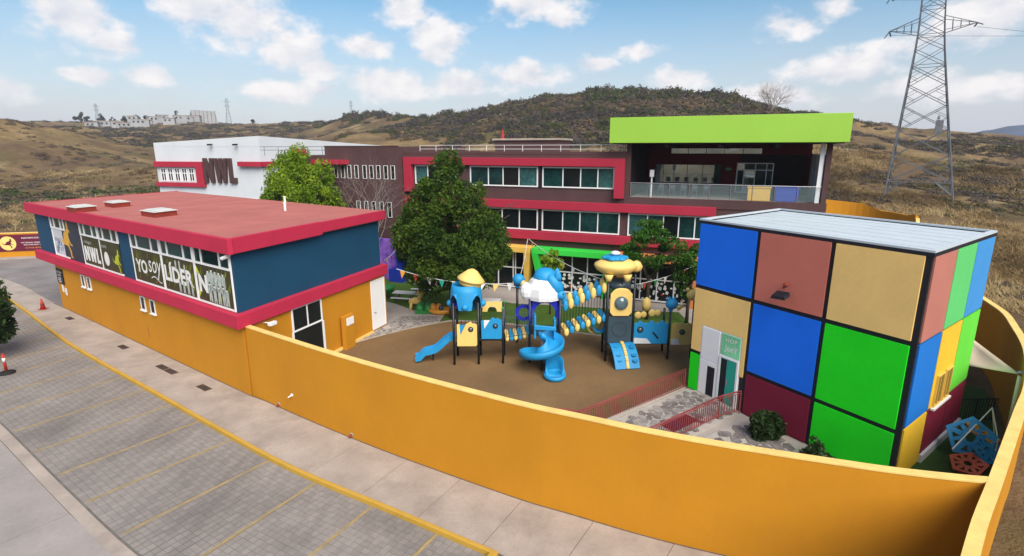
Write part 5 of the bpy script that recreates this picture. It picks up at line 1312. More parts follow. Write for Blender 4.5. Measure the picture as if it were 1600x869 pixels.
rp = pobj('ramp_ring', MB().ringplate((5.66, 1.8), .42, .36, 27.15, 27.18, 20), 'pgrey')
pobj('back_hood', MB().lathe((5.7, 28.0, 3.85), [(.62, 0), (.60, .25), (.35, .45), (.03, .5)], 16), 'pgrey', True)
# climbing ramp with cream spine
cr_ = [(5.74 + .03 * k, 27.12 - .19 * k, .98 * math.cos(k / 6 * math.pi / 2) ** .8 + .02) for k in range(7)]
cl = pobj('climbing_ramp', MB().sweep(cr_, [(-.66, -.05), (-.66, .05), (.66, .05), (.66, -.05)]), 'pblue', bevel=.02)
for k in range(1, 7):
    p = cr_[min(k, 6)]; obj('spine_knob', MB().ball((p[0], p[1], p[2] + .10), .12, sx=.9, sz=.9, n=10, m=6), mt['pyel'], cl, smooth=True)
    if k in (2, 4, 5):
        for s_ in (-.40, .42): obj('foothold', MB().lathe((p[0] + s_, p[1], p[2] + .03), [(.15, 0), (.14, .07), (.08, .06)], 14), mt['pblue'], cl, smooth=True)
obj('spine', MB().sweep([(p[0], p[1], p[2] + .05) for p in cr_], [(-.07, 0), (-.07, .08), (.07, .08), (.07, 0)]), mt['pyel'], cl)
# right wing: blue castle panel, cream fish panel, animal heads
cp = pobj('castle_panel', MB().plate([(6.45, .88), (8.22, .88), (8.26, .96), (8.26, 2.02), (8.05, 2.04), (8.02, 2.16), (7.84, 2.16), (7.80, 2.04), (7.50, 2.04), (7.46, 2.16), (7.28, 2.16), (7.24, 2.04), (6.90, 2.04), (6.86, 2.14), (6.68, 2.14), (6.64, 2.04), (6.45, 2.02)], 27.36, 27.43), 'pblue', bevel=.015)
eye(6.78, 1.68, 27.36, cp, .11); obj('slot', MB().plate([(7.42, 1.52), (7.50, 1.56), (7.78, 1.22), (7.72, 1.14)], 27.34, 27.365), mt['ppost'], cp)
obj('teeth', MB().plate([(6.47, .9), (7.4, .9), (7.15, 1.18), (6.47, 1.22)], 27.345, 27.362), mt['pwhite'], cp)
for (x, z, r) in ((6.75, 2.30, .2), (7.05, 2.34, .17), (7.5, 2.42, .2), (7.8, 2.44, .17)): pobj('cream_ornament', MB().ball((x, 27.9, z), r, sy=.35, sz=1.05), 'pyel', True)
pobj('cream_ornament', MB().lathe((7.25, 28.2, 2.5), [(.2, 0), (.26, .3), (.2, .6), (.03, .72)], 14), 'pyel', True)
bd = pobj('bird_head', MB().ball((8.36, 27.35, 3.08), .30, sx=1.1, sz=.92), 'pblue', True)
obj('beak', MB().lathe((8.62, 27.2, 2.92), [(.15, -.02), (.12, .12), (.03, .34)], 12, tilt=Matrix.Rotation(R(70), 3, 'Y')), mt['pyel'], bd, smooth=True)
for k in range(4): obj('crest', MB().lathe((8.12 + k * .13, 27.4, 3.28), [(.07, 0), (.05, .1), (.01, .2)], 8), mt['pblue'], bd, smooth=True)
obj('neck', MB().tube((8.33, 27.4, 2.7), (8.33, 27.4, 2.95), .12), mt['pblue'], bd)
cp2 = pobj('panel', MB().plate([(8.46, .8), (9.50, .8), (9.54, .9), (9.52, 1.96), (9.32, 2.02), (9.2, 1.94), (9.02, 2.05), (8.84, 1.95), (8.66, 2.03), (8.46, 1.96)], 27.42, 27.49), 'pyel', bevel=.015); eye(9.02, 1.52, 27.42, cp2, .10)
obj('teeth', MB().plate([(8.48, .82), (8.9, .82), (8.86, 1.12), (8.48, 1.14)], 27.40, 27.425), mt['pwhite'], cp2)
be = pobj('bear_head', MB().ball((9.5, 27.6, 3.5), .32, sz=.9), 'pyel', True)
obj('muzzle', MB().ball((9.62, 27.32, 3.38), .15), mt['pyel'], be, smooth=True); obj('nose', MB().ball((9.64, 27.19, 3.40), .06), mt['ppost'], be, smooth=True)
for s_ in (-.26, .26): obj('ear', MB().ball((9.5 + s_, 27.65, 3.78), .11), mt['pyel'], be, smooth=True)
# tunnel tube and rear items
pobj('tube_tunnel', MB().ringplate((4.55, 1.6), .48, .36, 28.3, 29.0, 22), 'pyel')
pobj('tube_tunnel', MB().ringplate((4.75, 1.7), .42, .30, 27.95, 28.28, 22), 'pblue')
# the parrot post standing free behind
pb_ = thing('parrot_post', (.3, 30.0, 0), 'blue parrot head on a dark post behind the plank bridge', 'play post')
obj('post', MB().tube((.3, 30, 0), (.3, 30, 3.5), .07), mt['ppost'], pb_, smooth=True)
ph_ = obj('head', MB().ball((.38, 29.9, 3.78), .34, sx=1.05, sz=1.0), mt['pblue'], pb_, smooth=True)
obj('beak', MB().ball((.62, 29.7, 3.58), .17, sz=1.3), mt['pyel'], ph_, smooth=True); obj('neck', MB().tube((.3, 30, 3.3), (.3, 30, 3.6), .13), mt['pblue'], ph_)

# ================================================================== COURT FURNITURE
def picnic(x, y, a, lab):
    t = thing('picnic_table', (x, y, 0), lab, 'picnic table', 'picnic tables on the lawn')
    M4 = Matrix.Translation((x, y, 0)) @ Matrix.Rotation(a, 4, 'Z')
    def bx(name, *b):
        m_ = MB().box(*b); m_.v = [tuple(M4 @ Vector(p)) for p in m_.v]; return obj(name, m_, mt['pwhite'] if name != 'leg' else mt['metal'], t, bevel=.01)
    for k in range(3): bx('table_board', -.8, .8, -.37 + k * .25, -.37 + k * .25 + .235, .70, .75)
    for s_ in (-.75, .5): bx('bench', -.8, .8, s_, s_ + .26, .42, .46)
    for s_ in (-.55, .52): bx('leg', s_, s_ + .06, -.6, .6, .36, .42); bx('leg', s_ + .005, s_ + .055, -.3, -.22, 0, .70); bx('leg', s_ + .005, s_ + .055, .22, .3, 0, .70)
picnic(-7.9, 38.6, -.2, 'pale picnic table on the lawn nearest the white door'); picnic(-6.9, 41.2, -.2, 'pale picnic table on the lawn under the large tree edge'); picnic(-1.6, 36.6, -.2, 'pale picnic table behind the left play tower')
# spinner bowl
bo = thing('spinner_bowl', (-9.6, 39.6, 0), 'green spinner bowl at the edge of the lawn beside the corner building', 'spinner')
obj('stem', MB().tube((-9.6, 39.6, 0), (-9.6, 39.6, .35), .08), mt['ppost'], bo); obj('bowl', MB().lathe((-9.6, 39.6, .3), [(.25, 0), (.6, .15), (.78, .5), (.80, .6), (.72, .58), (.55, .25), (.1, .12)], 24), mt['pgreen'], bo, smooth=True)
# horse spring rider
ho = thing('horse_rider', (-6.75, 36.7, 0), 'cream plastic horse ride-on at the edge of the lawn', 'ride-on toy')
hb = obj('body', MB().ball((-6.75, 36.7, .62), .34, sx=1.2, sy=.55, sz=.75), mt['pyel'], ho, smooth=True)
obj('neck', MB().tube((-6.52, 36.7, .7), (-6.38, 36.7, 1.15), .16, .13), mt['pyel'], ho, smooth=True); obj('head', MB().ball((-6.3, 36.7, 1.22), .17, sx=1.5, sy=.7), mt['pyel'], ho, smooth=True); obj('mane', MB().ball((-6.52, 36.7, 1.22), .14, sy=.5, sz=1.3), mt['pyel'], ho, smooth=True)
for i in (-.3, .28):
    for j in (-.12, .12): obj('leg', MB().tube((-6.75 + i, 36.7 + j, .5), (-6.75 + i * 1.2, 36.7 + j, 0), .09, .10), mt['pyel'], ho, smooth=True)
obj('tail', MB().tube((-7.12, 36.7, .72), (-7.22, 36.7, .45), .07, .04), mt['pyel'], ho, smooth=True)
# green double-hump toy and orange boat
gt = thing('hump_toy', (-6.0, 36.0, 0), 'green plastic hump toy between the cream horse and the orange boat', 'ride-on toy')
for k in range(2):
    for j in range(2): obj('hump', MB().ball((-6.3 + k * .55, 35.75 + j * .45, .32), .30, sz=1.25), mt['pgreen'], gt, smooth=True)
obj('base', MB().box(-6.6, -5.45, 35.5, 36.45, 0.01, .2), mt['pgreen'], gt, bevel=.04)
ot = thing('boat_toy', (-5.0, 35.7, 0), 'orange plastic boat toy on the stone path by the lawn', 'ride-on toy')
obj('hull', MB().lathe((-4.75, 35.6, .02), [(.55, 0), (.72, .12), (.80, .36), (.70, .34), (.5, .14)], 22, sx=1.25, sy=.6), mt['porange'], ot, smooth=True)
for k in range(2): obj('hump', MB().ball((-5.4 + k * .4, 35.75, .36), .24, sz=1.5), mt['porange'], ot, smooth=True)
obj('cabin', MB().ball((-4.85, 35.6, .42), .18, sz=1.2), mt['pgrey'], ot, smooth=True)
# play tree (green lollipop)
lt = thing('play_tree', (-8.0, 44.5, 0), 'small green lollipop tree at the back edge of the lawn', 'play post')
obj('trunk', MB().tube((-8, 44.5, 0), (-8, 44.5, .9), .07), mt['bark'], lt); obj('crown', MB().ball((-8, 44.5, 1.3), .52, sz=1.0), mt['pgreen'], lt, smooth=True)

# bunting lines
def bunting(p0, p1, n, sag, lab, cols):
    t = thing('bunting_line', tuple(p0), lab, 'bunting', 'bunting lines over the court')
    p0, p1 = Vector(p0), Vector(p1)
    pts = [p0 + (p1 - p0) * (k / 24) - Vector((0, 0, sag * 4 * (k / 24) * (1 - k / 24))) for k in range(25)]
    obj('cord', MB().path(pts, .018, 5), mt['whitepaint'], t)
    for k in range(n):
        f = (k + .5) / n; c = p0 + (p1 - p0) * f - Vector((0, 0, sag * 4 * f * (1 - f))); d = (p1 - p0).normalized() * .19
        sw = random.uniform(-.12, .12)
        tip = c + Vector((sw, sw * .5, -.46))
        obj('flag', MB().add([tuple(c - d), tuple(c + d), tuple(tip), tuple(c - d + Vector((.006, .01, 0))), tuple(c + d + Vector((.006, .01, 0))), tuple(tip + Vector((.006, .01, 0)))], [(0, 1, 2), (5, 4, 3), (0, 3, 4, 1), (1, 4, 5, 2), (2, 5, 3, 0)]), mt[cols[k % len(cols)]], t)
bunting((-7.0, 32.2, 3.9), (0.30, 29.9, 3.6), 9, .38, 'bunting line from the corner building to the parrot post', ['porange', 'pred', 'bannerlt', 'teal', 'pyel', 'printw', 'printw', 'pyel', 'printw'])
bunting(FM.p(11.6, 1.3, 4.3), (.4, 30.0, 3.7), 4, .25, 'bunting line rising from the parrot post to the yellow portal', ['printw', 'printw', 'printg'])
bunting(FM.p(11.7, 1.3, 4.3), (4.9, 28.6, 4.1), 8, .3, 'bunting line from the portals to the right play tower', ['pyel', 'printw', 'printw', 'printg'])
bunting((5.2, 29.5, 3.4), FM.p(24.0, 1.2, 3.4), 9, .35, 'bunting line crossing in front of the orange portal', ['pgreen', 'printw', 'printg', 'pred'])
bunting((-8.7, 36.3, 3.6), FM.p(1.0, 2.2, 4.0), 5, .3, 'short bunting line in front of the purple porch', ['pyel', 'pred', 'bannerlt'])

# railings along the stone walk
def railing(P, h, lab, lower=.12, gap=.135):
    t = thing('ramp_railing', (P[0][0], P[0][1], 0), lab, 'railing')
    P = [Vector(p) for p in P]
    for a, b in zip(P[:-1], P[1:]):
        obj('handrail', MB().tube(a + Vector((0, 0, h)), b + Vector((0, 0, h)), .035), mt['railred'], t, smooth=True)
        obj('bottom_rail', MB().tube(a + Vector((0, 0, lower)), b + Vector((0, 0, lower)), .02), mt['railred'], t)
        obj('top_rail', MB().tube(a + Vector((0, 0, h - .1)), b + Vector((0, 0, h - .1)), .018), mt['railred'], t)
        L_ = (b - a).length; n = int(L_ / gap)
        for k in range(1, n):
            q = a + (b - a) * (k / n); obj('baluster', MB().tube(q + Vector((0, 0, lower)), q + Vector((0, 0, h - .1)), .017, n=6), mt['railred'], t)
    for p in P: obj('post', MB().tube(p, p + Vector((0, 0, h + .02)), .032), mt['railred'], t)
    return t
railing([(-1.5, 20.5, 0), (2.62, 19.5, 0), (8.05, 23.55, .05)], 1.0, 'red railing between the rubber ground and the stone walk')
railing([(4.6, 17.75, .05), (8.55, 20.6, .1), (9.62, 21.1, .1)], 1.0, 'red railing on the near side of the stone walk by the bush')
dm = obj('door_mat', MB().prism([(6.4, 19.5), (7.7, 20.45), (7.3, 21.0), (6.0, 20.05)], .09, .115), mt['burg'], loc=(6.9, 20.2, .1)); tag(dm, 'dark burgundy mat lying on the stone walk behind the near railing', 'mat')

# ================================================================== SIDE YARD
cb = thing('climbing_dome', (16.3, 17.4, 0), 'climbing dome of blue, red and orange pentagon panels in the side yard', 'climber')
def pentagon(c, nrm, r, m):
    c = Vector(c); nrm = Vector(nrm).normalized(); u = nrm.orthogonal().normalized(); v = nrm.cross(u); mb = MB()
    def P(a, rr, d): return tuple(c + u * rr * math.cos(a) + v * rr * math.sin(a) + nrm * d)
    for k in range(5):
        a0, a1 = 2 * math.pi * k / 5, 2 * math.pi * (k + 1) / 5; am = (a0 + a1) / 2
        for (q) in ([(a0, r), (a1, r), (a1, r * .80), (a0, r * .80)], [(a0 - .13, r * .78), (a0 + .13, r * .78), (a0 + .35, r * .36), (a0 - .35, r * .36)], [(a0, r * .42), (a1, r * .42), (a1, r * .24), (a0, r * .24)], [(am - .10, r * .68), (am + .10, r * .68), (am + .3, r * .36), (am - .3, r * .36)]):
            vs = [P(a, rr, -.03) for a, rr in q] + [P(a, rr, .03) for a, rr in q]; mb.hexa(vs)
    return obj('pentagon_panel', mb, mt[m], cb)
pentagon((16.55, 17.75, .85), (-.55, -.75, .55), .78, 'pblue'); pentagon((16.75, 17.25, .65), (.15, -.8, .75), .58, 'pblue'); pentagon((15.9, 16.95, .30), (-.3, -.2, 1.0), .58, 'pred'); pentagon((17.1, 17.95, .95), (.3, -.2, 1), .6, 'porange')
cn = MB()
for (a, b) in (((15.2, 16.9, .9), (17.9, 18.6, 1.6)), ((17.9, 18.6, 1.6), (17.3, 17.5, .9)), ((17.9, 18.6, 1.6), (18.0, 18.2, 0)), ((17.3, 17.5, .9), (16.8, 17.0, .3))): cn.tube(a, b, .02, n=6)
obj('net_rope', cn, mt['printw'], cb)
sp_ = thing('sail_pole', (19.1, 18.95, 0), 'leaning white pole holding the shade sail in the side yard', 'pole')
obj('pole', MB().tube((19.05, 18.95, 0), (18.72, 18.65, 2.95), .075), mt['whitepaint'], sp_, smooth=True); obj('eye_plate', MB().tube((18.72, 18.65, 2.9), (18.70, 18.63, 3.0), .1), mt['steel'], sp_)
sail = MB(); S0, S1, S2 = Vector((18.7, 18.65, 2.9)), Vector((20.6, 23.2, 2.75)), Vector((18.55, 20.9, 2.35)); n = 8; idx = {}
for i in range(n + 1):
    for j in range(n + 1 - i):
        a, b = i / n, j / n; c = 1 - a - b; p = S0 * c + S1 * a + S2 * b - Vector((0, 0, 1.1 * (a * b * c) * 9 * .35)); idx[i, j] = len(sail.v); sail.v.append(tuple(p))
for i in range(n):
    for j in range(n - i):
        sail.f.append((idx[i, j], idx[i + 1, j], idx[i, j + 1]))
        if j < n - i - 1: sail.f.append((idx[i + 1, j], idx[i + 1, j + 1], idx[i, j + 1]))
so = obj('shade_sail', sail, mt['sail'], loc=(19.3, 20.9, 2.7), smooth=True); so.modifiers.new('thick', 'SOLIDIFY').thickness = .012
tag(so, 'sand coloured triangular shade sail behind the coloured cube', 'shade sail')
yf = thing('yard_fence', (18.8, 20.3, 0), 'dark metal bar fence across the side yard turf', 'fence')
A_, B2 = Vector((18.4, 20.35, 0)), Vector((19.9, 19.9, 0))
A_, B2 = Vector((18.35, 20.5, 0)), Vector((20.0, 20.6, 0))
for z in (.12, 1.0): obj('rail', MB().tube(A_ + Vector((0, 0, z)), B2 + Vector((0, 0, z)), .025), mt['black'], yf)
for k in range(14):
    q = A_ + (B2 - A_) * (k / 13); obj('bar', MB().tube(q, q + Vector((0, 0, 1.02)), .014 if k % 6 else .03, n=6), mt['black'], yf)

# ================================================================== STREET BITS
def cone(x, y, s, lab):
    t = thing('traffic_cone', (x, y, 0.12), lab, 'cone'); z = .12
    obj('base', MB().box(x - .2 * s, x + .2 * s, y - .2 * s, y + .2 * s, z, z + .04), mt['coner'], t, bevel=.01); obj('body', MB().lathe((x, y, z + .04), [(.15 * s, 0), (.03 * s, .66 * s)], 16), mt['coner'], t, smooth=True); obj('band', MB().lathe((x, y, z + .04), [(.112 * s, .24 * s), (.080 * s, .40 * s)], 16), mt['brick'], t, smooth=True)
cone(-32.6, 36.3, 1.1, 'red traffic cone on the sidewalk by the yellow kerb')
dp = thing('delineator_post', (-25.4, 25.5, 0), 'red delineator post with white band on a black base at the left edge', 'post')
obj('base', MB().lathe((-25.4, 25.5, 0), [(.36, 0), (.36, .06), (.2, .12), (.1, .14)], 20), mt['rubberblk'], dp, smooth=True); obj('post', MB().tube((-25.4, 25.5, .1), (-25.4, 25.5, 1.0), .065, n=14), mt['coner'], dp, smooth=True); obj('band', MB().tube((-25.4, 25.5, .62), (-25.4, 25.5, .82), .068, n=14), mt['printw'], dp, smooth=True); obj('cap', MB().ball((-25.4, 25.5, 1.0), .065), mt['coner'], dp, smooth=True)
# yellow wall with the burgundy school sign at far left
FS = Frame((-62, 52.5), (-46.3, 56.2))
yw = thing('sign_wall', FS.p(8, 0, 0), 'low ochre wall at far left behind the burgundy sign', 'wall'); obj('wall_body', FS.box(MB(), 0, FS.len, -.25, 0, -.1, 2.55), mt['yellow'], yw); obj('footing', FS.box(MB(), 0, FS.len, .002, .5, -.1, .14), mt['concrete'], yw); obj('coping', FS.box(MB(), -.05, FS.len + .05, -.3, .04, 2.551, 2.62), mt['yellow_top'], yw)
sb_ = thing('school_sign', FS.p(12, .05, .8), 'burgundy school sign with a cream emblem on the far left wall', 'sign'); bo_ = obj('board', FS.box(MB(), 8.5, 15.6, .005, .06, .72, 2.42), mt['burg'], sb_)
n = 22; cs, cz = 10.75, 1.55
obj('emblem_disc', MB().add([FS.p(cs + .72 * math.cos(6.283 * k / n), .064, cz + .72 * math.sin(6.283 * k / n)) for k in range(n)], [tuple(range(n))]), mt['pyel'], bo_, recalc=False)
obj('emblem', kang(FS, cs - .55, cz - .5, .75, .5, .068), mt['burg'], bo_, recalc=False)
tx = MB(); text_on(FS, 'INSCRIPCIONES ABIERTAS', 12.0, 15.1, 1.98, 2.14, .064, tx); text_on(FS, 'MATERNAL PREESCOLAR PRIMARIA', 11.9, 15.3, 1.52, 1.64, .064, tx); text_on(FS, 'SECUNDARIA Y PREPARATORIA', 12.1, 15.2, 1.30, 1.42, .064, tx); obj('lettering', tx, mt['printw'], bo_, recalc=False)
tx = MB(); text_on(FS, 'COLEGIO NWL', 12.2, 15.2, .98, 1.1, .064, tx); obj('lettering', tx, mt['printo'], bo_, recalc=False)
ed = thing('rounded_panel', FS.p(15.9, .1, 0), 'white rounded panel beside the burgundy school sign', 'panel'); obj('panel', FS.box(MB(), 15.62, 16.1, .0, .12, .3, 2.5), mt['whitepaint'], ed, bevel=.1)
# small pipe stubs in the long wall
WALLV = [Vector(p) for p in WALLP]
for (i, z, lab) in ((3, .95, 'short white pipe stub near the left end of the long wall'),):
    p = WALLV[i]; t = (WALLV[i + 1] - p).normalized(); n_ = Vector((t.y, -t.x)); n_ = n_ if n_.y < 0 else -n_
    o = thing('pipe_stub', (p.x, p.y, z), lab, 'pipe'); obj('pipe', MB().tube((p.x, p.y, z), (p.x + n_.x * .2, p.y + n_.y * .2, z - .04), .026), mt['whitepaint'], o); obj('flange', MB().tube((p.x + n_.x * .002, p.y + n_.y * .002, z), (p.x + n_.x * .03, p.y + n_.y * .03, z), .07), mt['whitepaint'], o)
for (i, lab) in ((2, 'small dark drain spout at the foot of the long wall, left one'), (7, 'small dark drain spout at the foot of the long wall, right one')):
    p = WALLV[i]; t = (WALLV[i + 1] - p).normalized(); n_ = Vector((t.y, -t.x)); n_ = n_ if n_.y < 0 else -n_
    o = thing('drain_spout', (p.x, p.y, .12), lab, 'pipe'); obj('pipe', MB().tube((p.x, p.y, .26), (p.x + n_.x * .14, p.y + n_.y * .14, .2), .045), mt['brick'], o); obj('collar', MB().tube((p.x + n_.x * .002, p.y + n_.y * .002, .26), (p.x + n_.x * .025, p.y + n_.y * .025, .255), .09), mt['mortar'], o)

# ================================================================== TREES
def crown_pts(prof, n_clump, n_leaf, cx, cy, clump_r=(.55, 1.0), squash=1.0, seed=1):
    """prof: [(z, r)] outline of the crown"""
    g = np.random.default_rng(seed); zs = [p[0] for p in prof]; rs = [p[1] for p in prof]
    w = np.array([max(.15, np.interp(z, zs, rs)) ** 1.6 for z in np.linspace(zs[0], zs[-1], 40)]); w /= w.sum()
    C_ = []; T = []
    for k in range(n_clump):
        z = g.choice(np.linspace(zs[0], zs[-1], 40), p=w) + g.normal(0, .15); R_ = np.interp(z, zs, rs)
        a = g.uniform(0, 6.283); r = R_ * math.sqrt(g.uniform(.18, 1)); cr = g.uniform(*clump_r); r = max(0, min(r, R_ - cr * .45))
        c = np.array([cx + r * math.cos(a), cy + r * math.sin(a), z])
        m = int(n_leaf / n_clump)
        d = g.normal(size=(m, 3)); d /= np.linalg.norm(d, axis=1)[:, None]; rad = cr * g.uniform(.35, 1.0, m) ** .5
        C_.append(c + d * rad[:, None] * np.array([1, 1, squash])); T.append(np.clip(g.uniform(.2, .8) + g.normal(0, .14, m) + d[:, 2] * .08, 0, 1))
    return np.concatenate(C_), np.concatenate(T)
def limb(mb, p, d, L, r, depth, g):
    n = 4; q = Vector(p); dd = Vector(d).normalized()
    for k in range(n):
        nd = (dd + Vector((g.gauss(0, .14), g.gauss(0, .14), g.gauss(.05, .08)))).normalized(); e = q + nd * (L / n); r1 = r * .82
        mb.tube(q, e, r, r1, n=6 if depth else 8, cap=False); q, dd, r = e, nd, r1
        if depth > 0 and k >= 1:
            for _ in range(2 if depth > 1 else 2):
                a = g.uniform(0, 6.283); side = dd.orthogonal().normalized(); side.rotate(Matrix.Rotation(a, 3, dd))
                limb(mb, q, (dd * .75 + side * .8).normalized(), L * .58, r * .6, depth - 1, g)
def tree(name, x, y, z0, trunk_h, trunk_r, prof, n_clump, n_leaf, leaf, m, lab, cat='tree', clump_r=(.55, 1.0), seed=1, bark='bark', limbs=3, squash=1.0, group=None, elong=1.9):
    t = thing(name, (x, y, z0), lab, cat, group); g = random.Random(seed)
    mb = MB(); mb.tube((x, y, z0 - .1), (x + g.uniform(-.1, .1), y, z0 + trunk_h), trunk_r * 1.25, trunk_r * .75, n=10)
    for k in range(limbs):
        a = 6.283 * k / limbs + g.random(); limb(mb, (x, y, z0 + trunk_h * g.uniform(.7, 1.0)), (math.cos(a) * .6, math.sin(a) * .6, 1), (prof[-1][0] - z0 - trunk_h) * .62, trunk_r * .6, 1, g)
    obj('trunk', mb, mt[bark], t, smooth=True, recalc=False)
    c, tn = crown_pts(prof, n_clump, n_leaf, x, y, clump_r, squash, seed)
    np_mesh('crown', leaf_quads(c, leaf, elong), 4, m, parent=t, tint=tn)
    return t
lm_big = leafmat('ficus_leaves', [(0.016, 0.044, 0.006), (0.034, 0.080, 0.009), (0.062, 0.118, 0.012), (0.100, 0.155, 0.016)], .3, .55)
lm_lime = leafmat('bright_leaves', [(0.075, 0.150, 0.008), (0.14, 0.25, 0.012), (0.21, 0.33, 0.018), (0.27, 0.37, 0.025)], .3, .5)
lm_fine = leafmat('feathery_leaves', [(0.020, 0.070, 0.008), (0.040, 0.125, 0.012), (0.070, 0.180, 0.018)], .3, .5)
lm_bush = leafmat('bush_leaves', [(0.010, 0.026, 0.008), (0.025, 0.055, 0.012), (0.055, 0.095, 0.02)], .2, .5)
tree('leafy_tree', -3.9, 34.6, 0, 2.4, .22, [(1.9, .9), (2.6, 2.2), (3.4, 3.3), (4.4, 3.7), (5.4, 3.5), (6.4, 3.0), (7.3, 2.7), (8.2, 2.2), (9.0, 1.6), (9.7, 1.0), (10.4, .3)], 190, 62000, .115, lm_big, 'large dark green leafy tree in front of the main block', seed=3, clump_r=(.38, .95))
tree('bright_tree', -17.4, 45.6, 0, 2.5, .3, [(3.4, 2.0), (5.0, 3.0), (6.4, 3.2), (7.6, 2.9), (8.7, 2.6), (9.5, 2.1), (10.2, 1.2), (10.6, .3)], 130, 42000, .125, lm_lime, 'bright yellow-green tree in front of the white hall', seed=5, clump_r=(.42, 1.05))
tree('feathery_tree', 8.9, 34.4, 0, 3.0, .11, [(3.4, .5), (4.0, 1.7), (4.7, 2.2), (5.3, 1.8), (5.9, 1.1), (6.5, .5)], 34, 5200, .10, lm_fine, 'feathery green tree in front of the orange portal', seed=9, clump_r=(.35, .75), squash=.4, limbs=4, elong=3)
tree('feathery_tree', 11.3, 33.6, 0, 2.6, .10, [(1.6, .4), (2.4, .8), (3.4, 1.1), (4.3, 1.0), (5.0, .5)], 20, 2600, .11, lm_fine, 'dark bushy tree partly hidden behind the left edge of the cube', seed=12, clump_r=(.35, .7), limbs=3)
tree('young_tree', 2.6, 35.5, 0, 2.6, .05, [(2.9, .5), (3.6, .75), (4.1, .5), (4.4, .2)], 14, 900, .16, lm_lime, 'thin young tree with sparse leaves before the green portal', seed=14, clump_r=(.22, .4), limbs=3, squash=.6)
tree('round_shrub', -27.9, 27.0, 0, .8, .12, [(1.0, .8), (1.8, 1.35), (2.8, 1.45), (3.8, 1.2), (4.6, .5)], 50, 9000, .13, lm_bush, 'dark green clipped tree at the left edge of the picture', seed=15, clump_r=(.4, .7), limbs=0)
tree('low_bush', 9.9, 19.3, 0, .3, .06, [(.12, .5), (.4, .66), (.7, .5), (.95, .2)], 24, 3600, .10, lm_bush, 'rounded green bush beside the burgundy square of the cube', cat='bush', seed=16, clump_r=(.18, .36), limbs=3)
tree('low_bush', 10.9, 17.6, 0, .2, .04, [(.08, .4), (.3, .55), (.6, .25)], 12, 1100, .08, lm_bush, 'small straggly plant at the foot of the cube behind the wall', cat='bush', seed=17, clump_r=(.15, .28), limbs=2)
tree('flowering_shrub', -13.6, 47.6, 0, 1.6, .08, [(4.4, .8), (5.2, 1.3), (6.0, 1.0), (6.6, .4)], 20, 1600, .15, leafmat('olive_red_leaves', [(0.05, 0.06, 0.015), (0.12, 0.12, 0.03), (0.22, 0.06, 0.03)], .2), 'olive and reddish shrub in front of the slit windows', cat='shrub', seed=18, clump_r=(.25, .5), limbs=4)
tree('corner_bush', -8.4, 44.4, 0, 1.4, .1, [(2.0, .7), (3.2, 1.2), (4.6, 1.3), (5.6, .8), (6.2, .3)], 30, 4500, .17, lm_big, 'dark bush between the brown wing and the large tree', cat='bush', seed=19, clump_r=(.35, .7), limbs=3)
def bare(name, x, y, z0, h, r, lab, seed, n=6, depth=2, m='grey_wood', spread=.75):
    t = thing(name, (x, y, z0), lab, 'tree'); g = random.Random(seed); mb = MB(); mb.tube((x, y, z0 - .2), (x, y, z0 + h * .28), r * 1.2, r * .9, n=8)
    obj('trunk', mb, mt[m], t, smooth=True)
    for k in range(n):
        b_ = MB(); a = 6.283 * k / n + g.random() * .6; limb(b_, (x, y, z0 + h * g.uniform(.18, .28)), (math.cos(a) * spread, math.sin(a) * spread, .9), h * .62, r * .55, depth, g)
        obj('branch', b_, mt[m], t, recalc=False)
bare('bare_shrub', -11.2, 44.0, 0, 8.6, .09, 'bare grey twiggy tree in front of the brown wing', 21, n=7, depth=2, spread=.30)
# dead tree on the ridge
x, y = pol(24.6, 205); bare('dead_tree', x, y, terr(x, y) - .5, 8.8, .30, 'bare grey tree standing alone on the ridge right of the thicket', 23, n=9, depth=3, spread=.9)
# trees on the far left skyline
sky_trees = [(-41.0, 640, 4.0, 0), (-39.4, 640, 2.6, 0), (-37.3, 620, 9.0, 1), (-36.0, 620, 7.5, 2), (-35.2, 615, 6.0, 0), (-34.4, 615, 8.0, 2), (-33.6, 640, 7.0, 0), (-32.9, 640, 6.0, 2), (-31.9, 640, 5.5, 0), (-30.6, 650, 9.5, 3), (-29.4, 650, 10.0, 3), (-28.3, 640, 6.5, 0), (-24.6, 640, 4.5, 0)]
names = ['rounded grey-green tree', 'broad dark tree', 'greyish tall tree', 'pointed dark conifer']
farleaf = leafmat('far_tree_leaves', [(0.030, 0.036, 0.034), (0.060, 0.066, 0.055)], .1, .8)
spots = ['left end', 'second from the left end', 'left of the white houses', 'beside the broad dark tree', 'just before the first white house', 'among the first white houses', 'over the middle of the town', 'over the centre of the town', 'between the white houses and the conifers', 'left conifer of the pair', 'right conifer of the pair', 'at the right end of the town', 'alone right of the town']
for k, (th, r, h, kd) in enumerate(sky_trees):
    x, y = pol(th, r); z = terr(x, y); w = h * (.55 if kd in (0, 1) else .4 if kd == 2 else .22)
    if kd == 1: w = h * .8
    pr = [(z + h * .15, w * .7), (z + h * .45, w), (z + h * .75, w * .75), (z + h, w * .15)] if kd != 3 else [(z + h * .1, w), (z + h * .5, w * .7), (z + h, w * .1)]
    tree('skyline_tree', x, y, z, h * .3, h * .03, pr, 14, 700, h * .09, farleaf, '%s on the far left skyline, %s' % (names[kd], spots[k]), seed=40 + k, clump_r=(h * .10, h * .2), limbs=0, group='trees on the far left skyline')
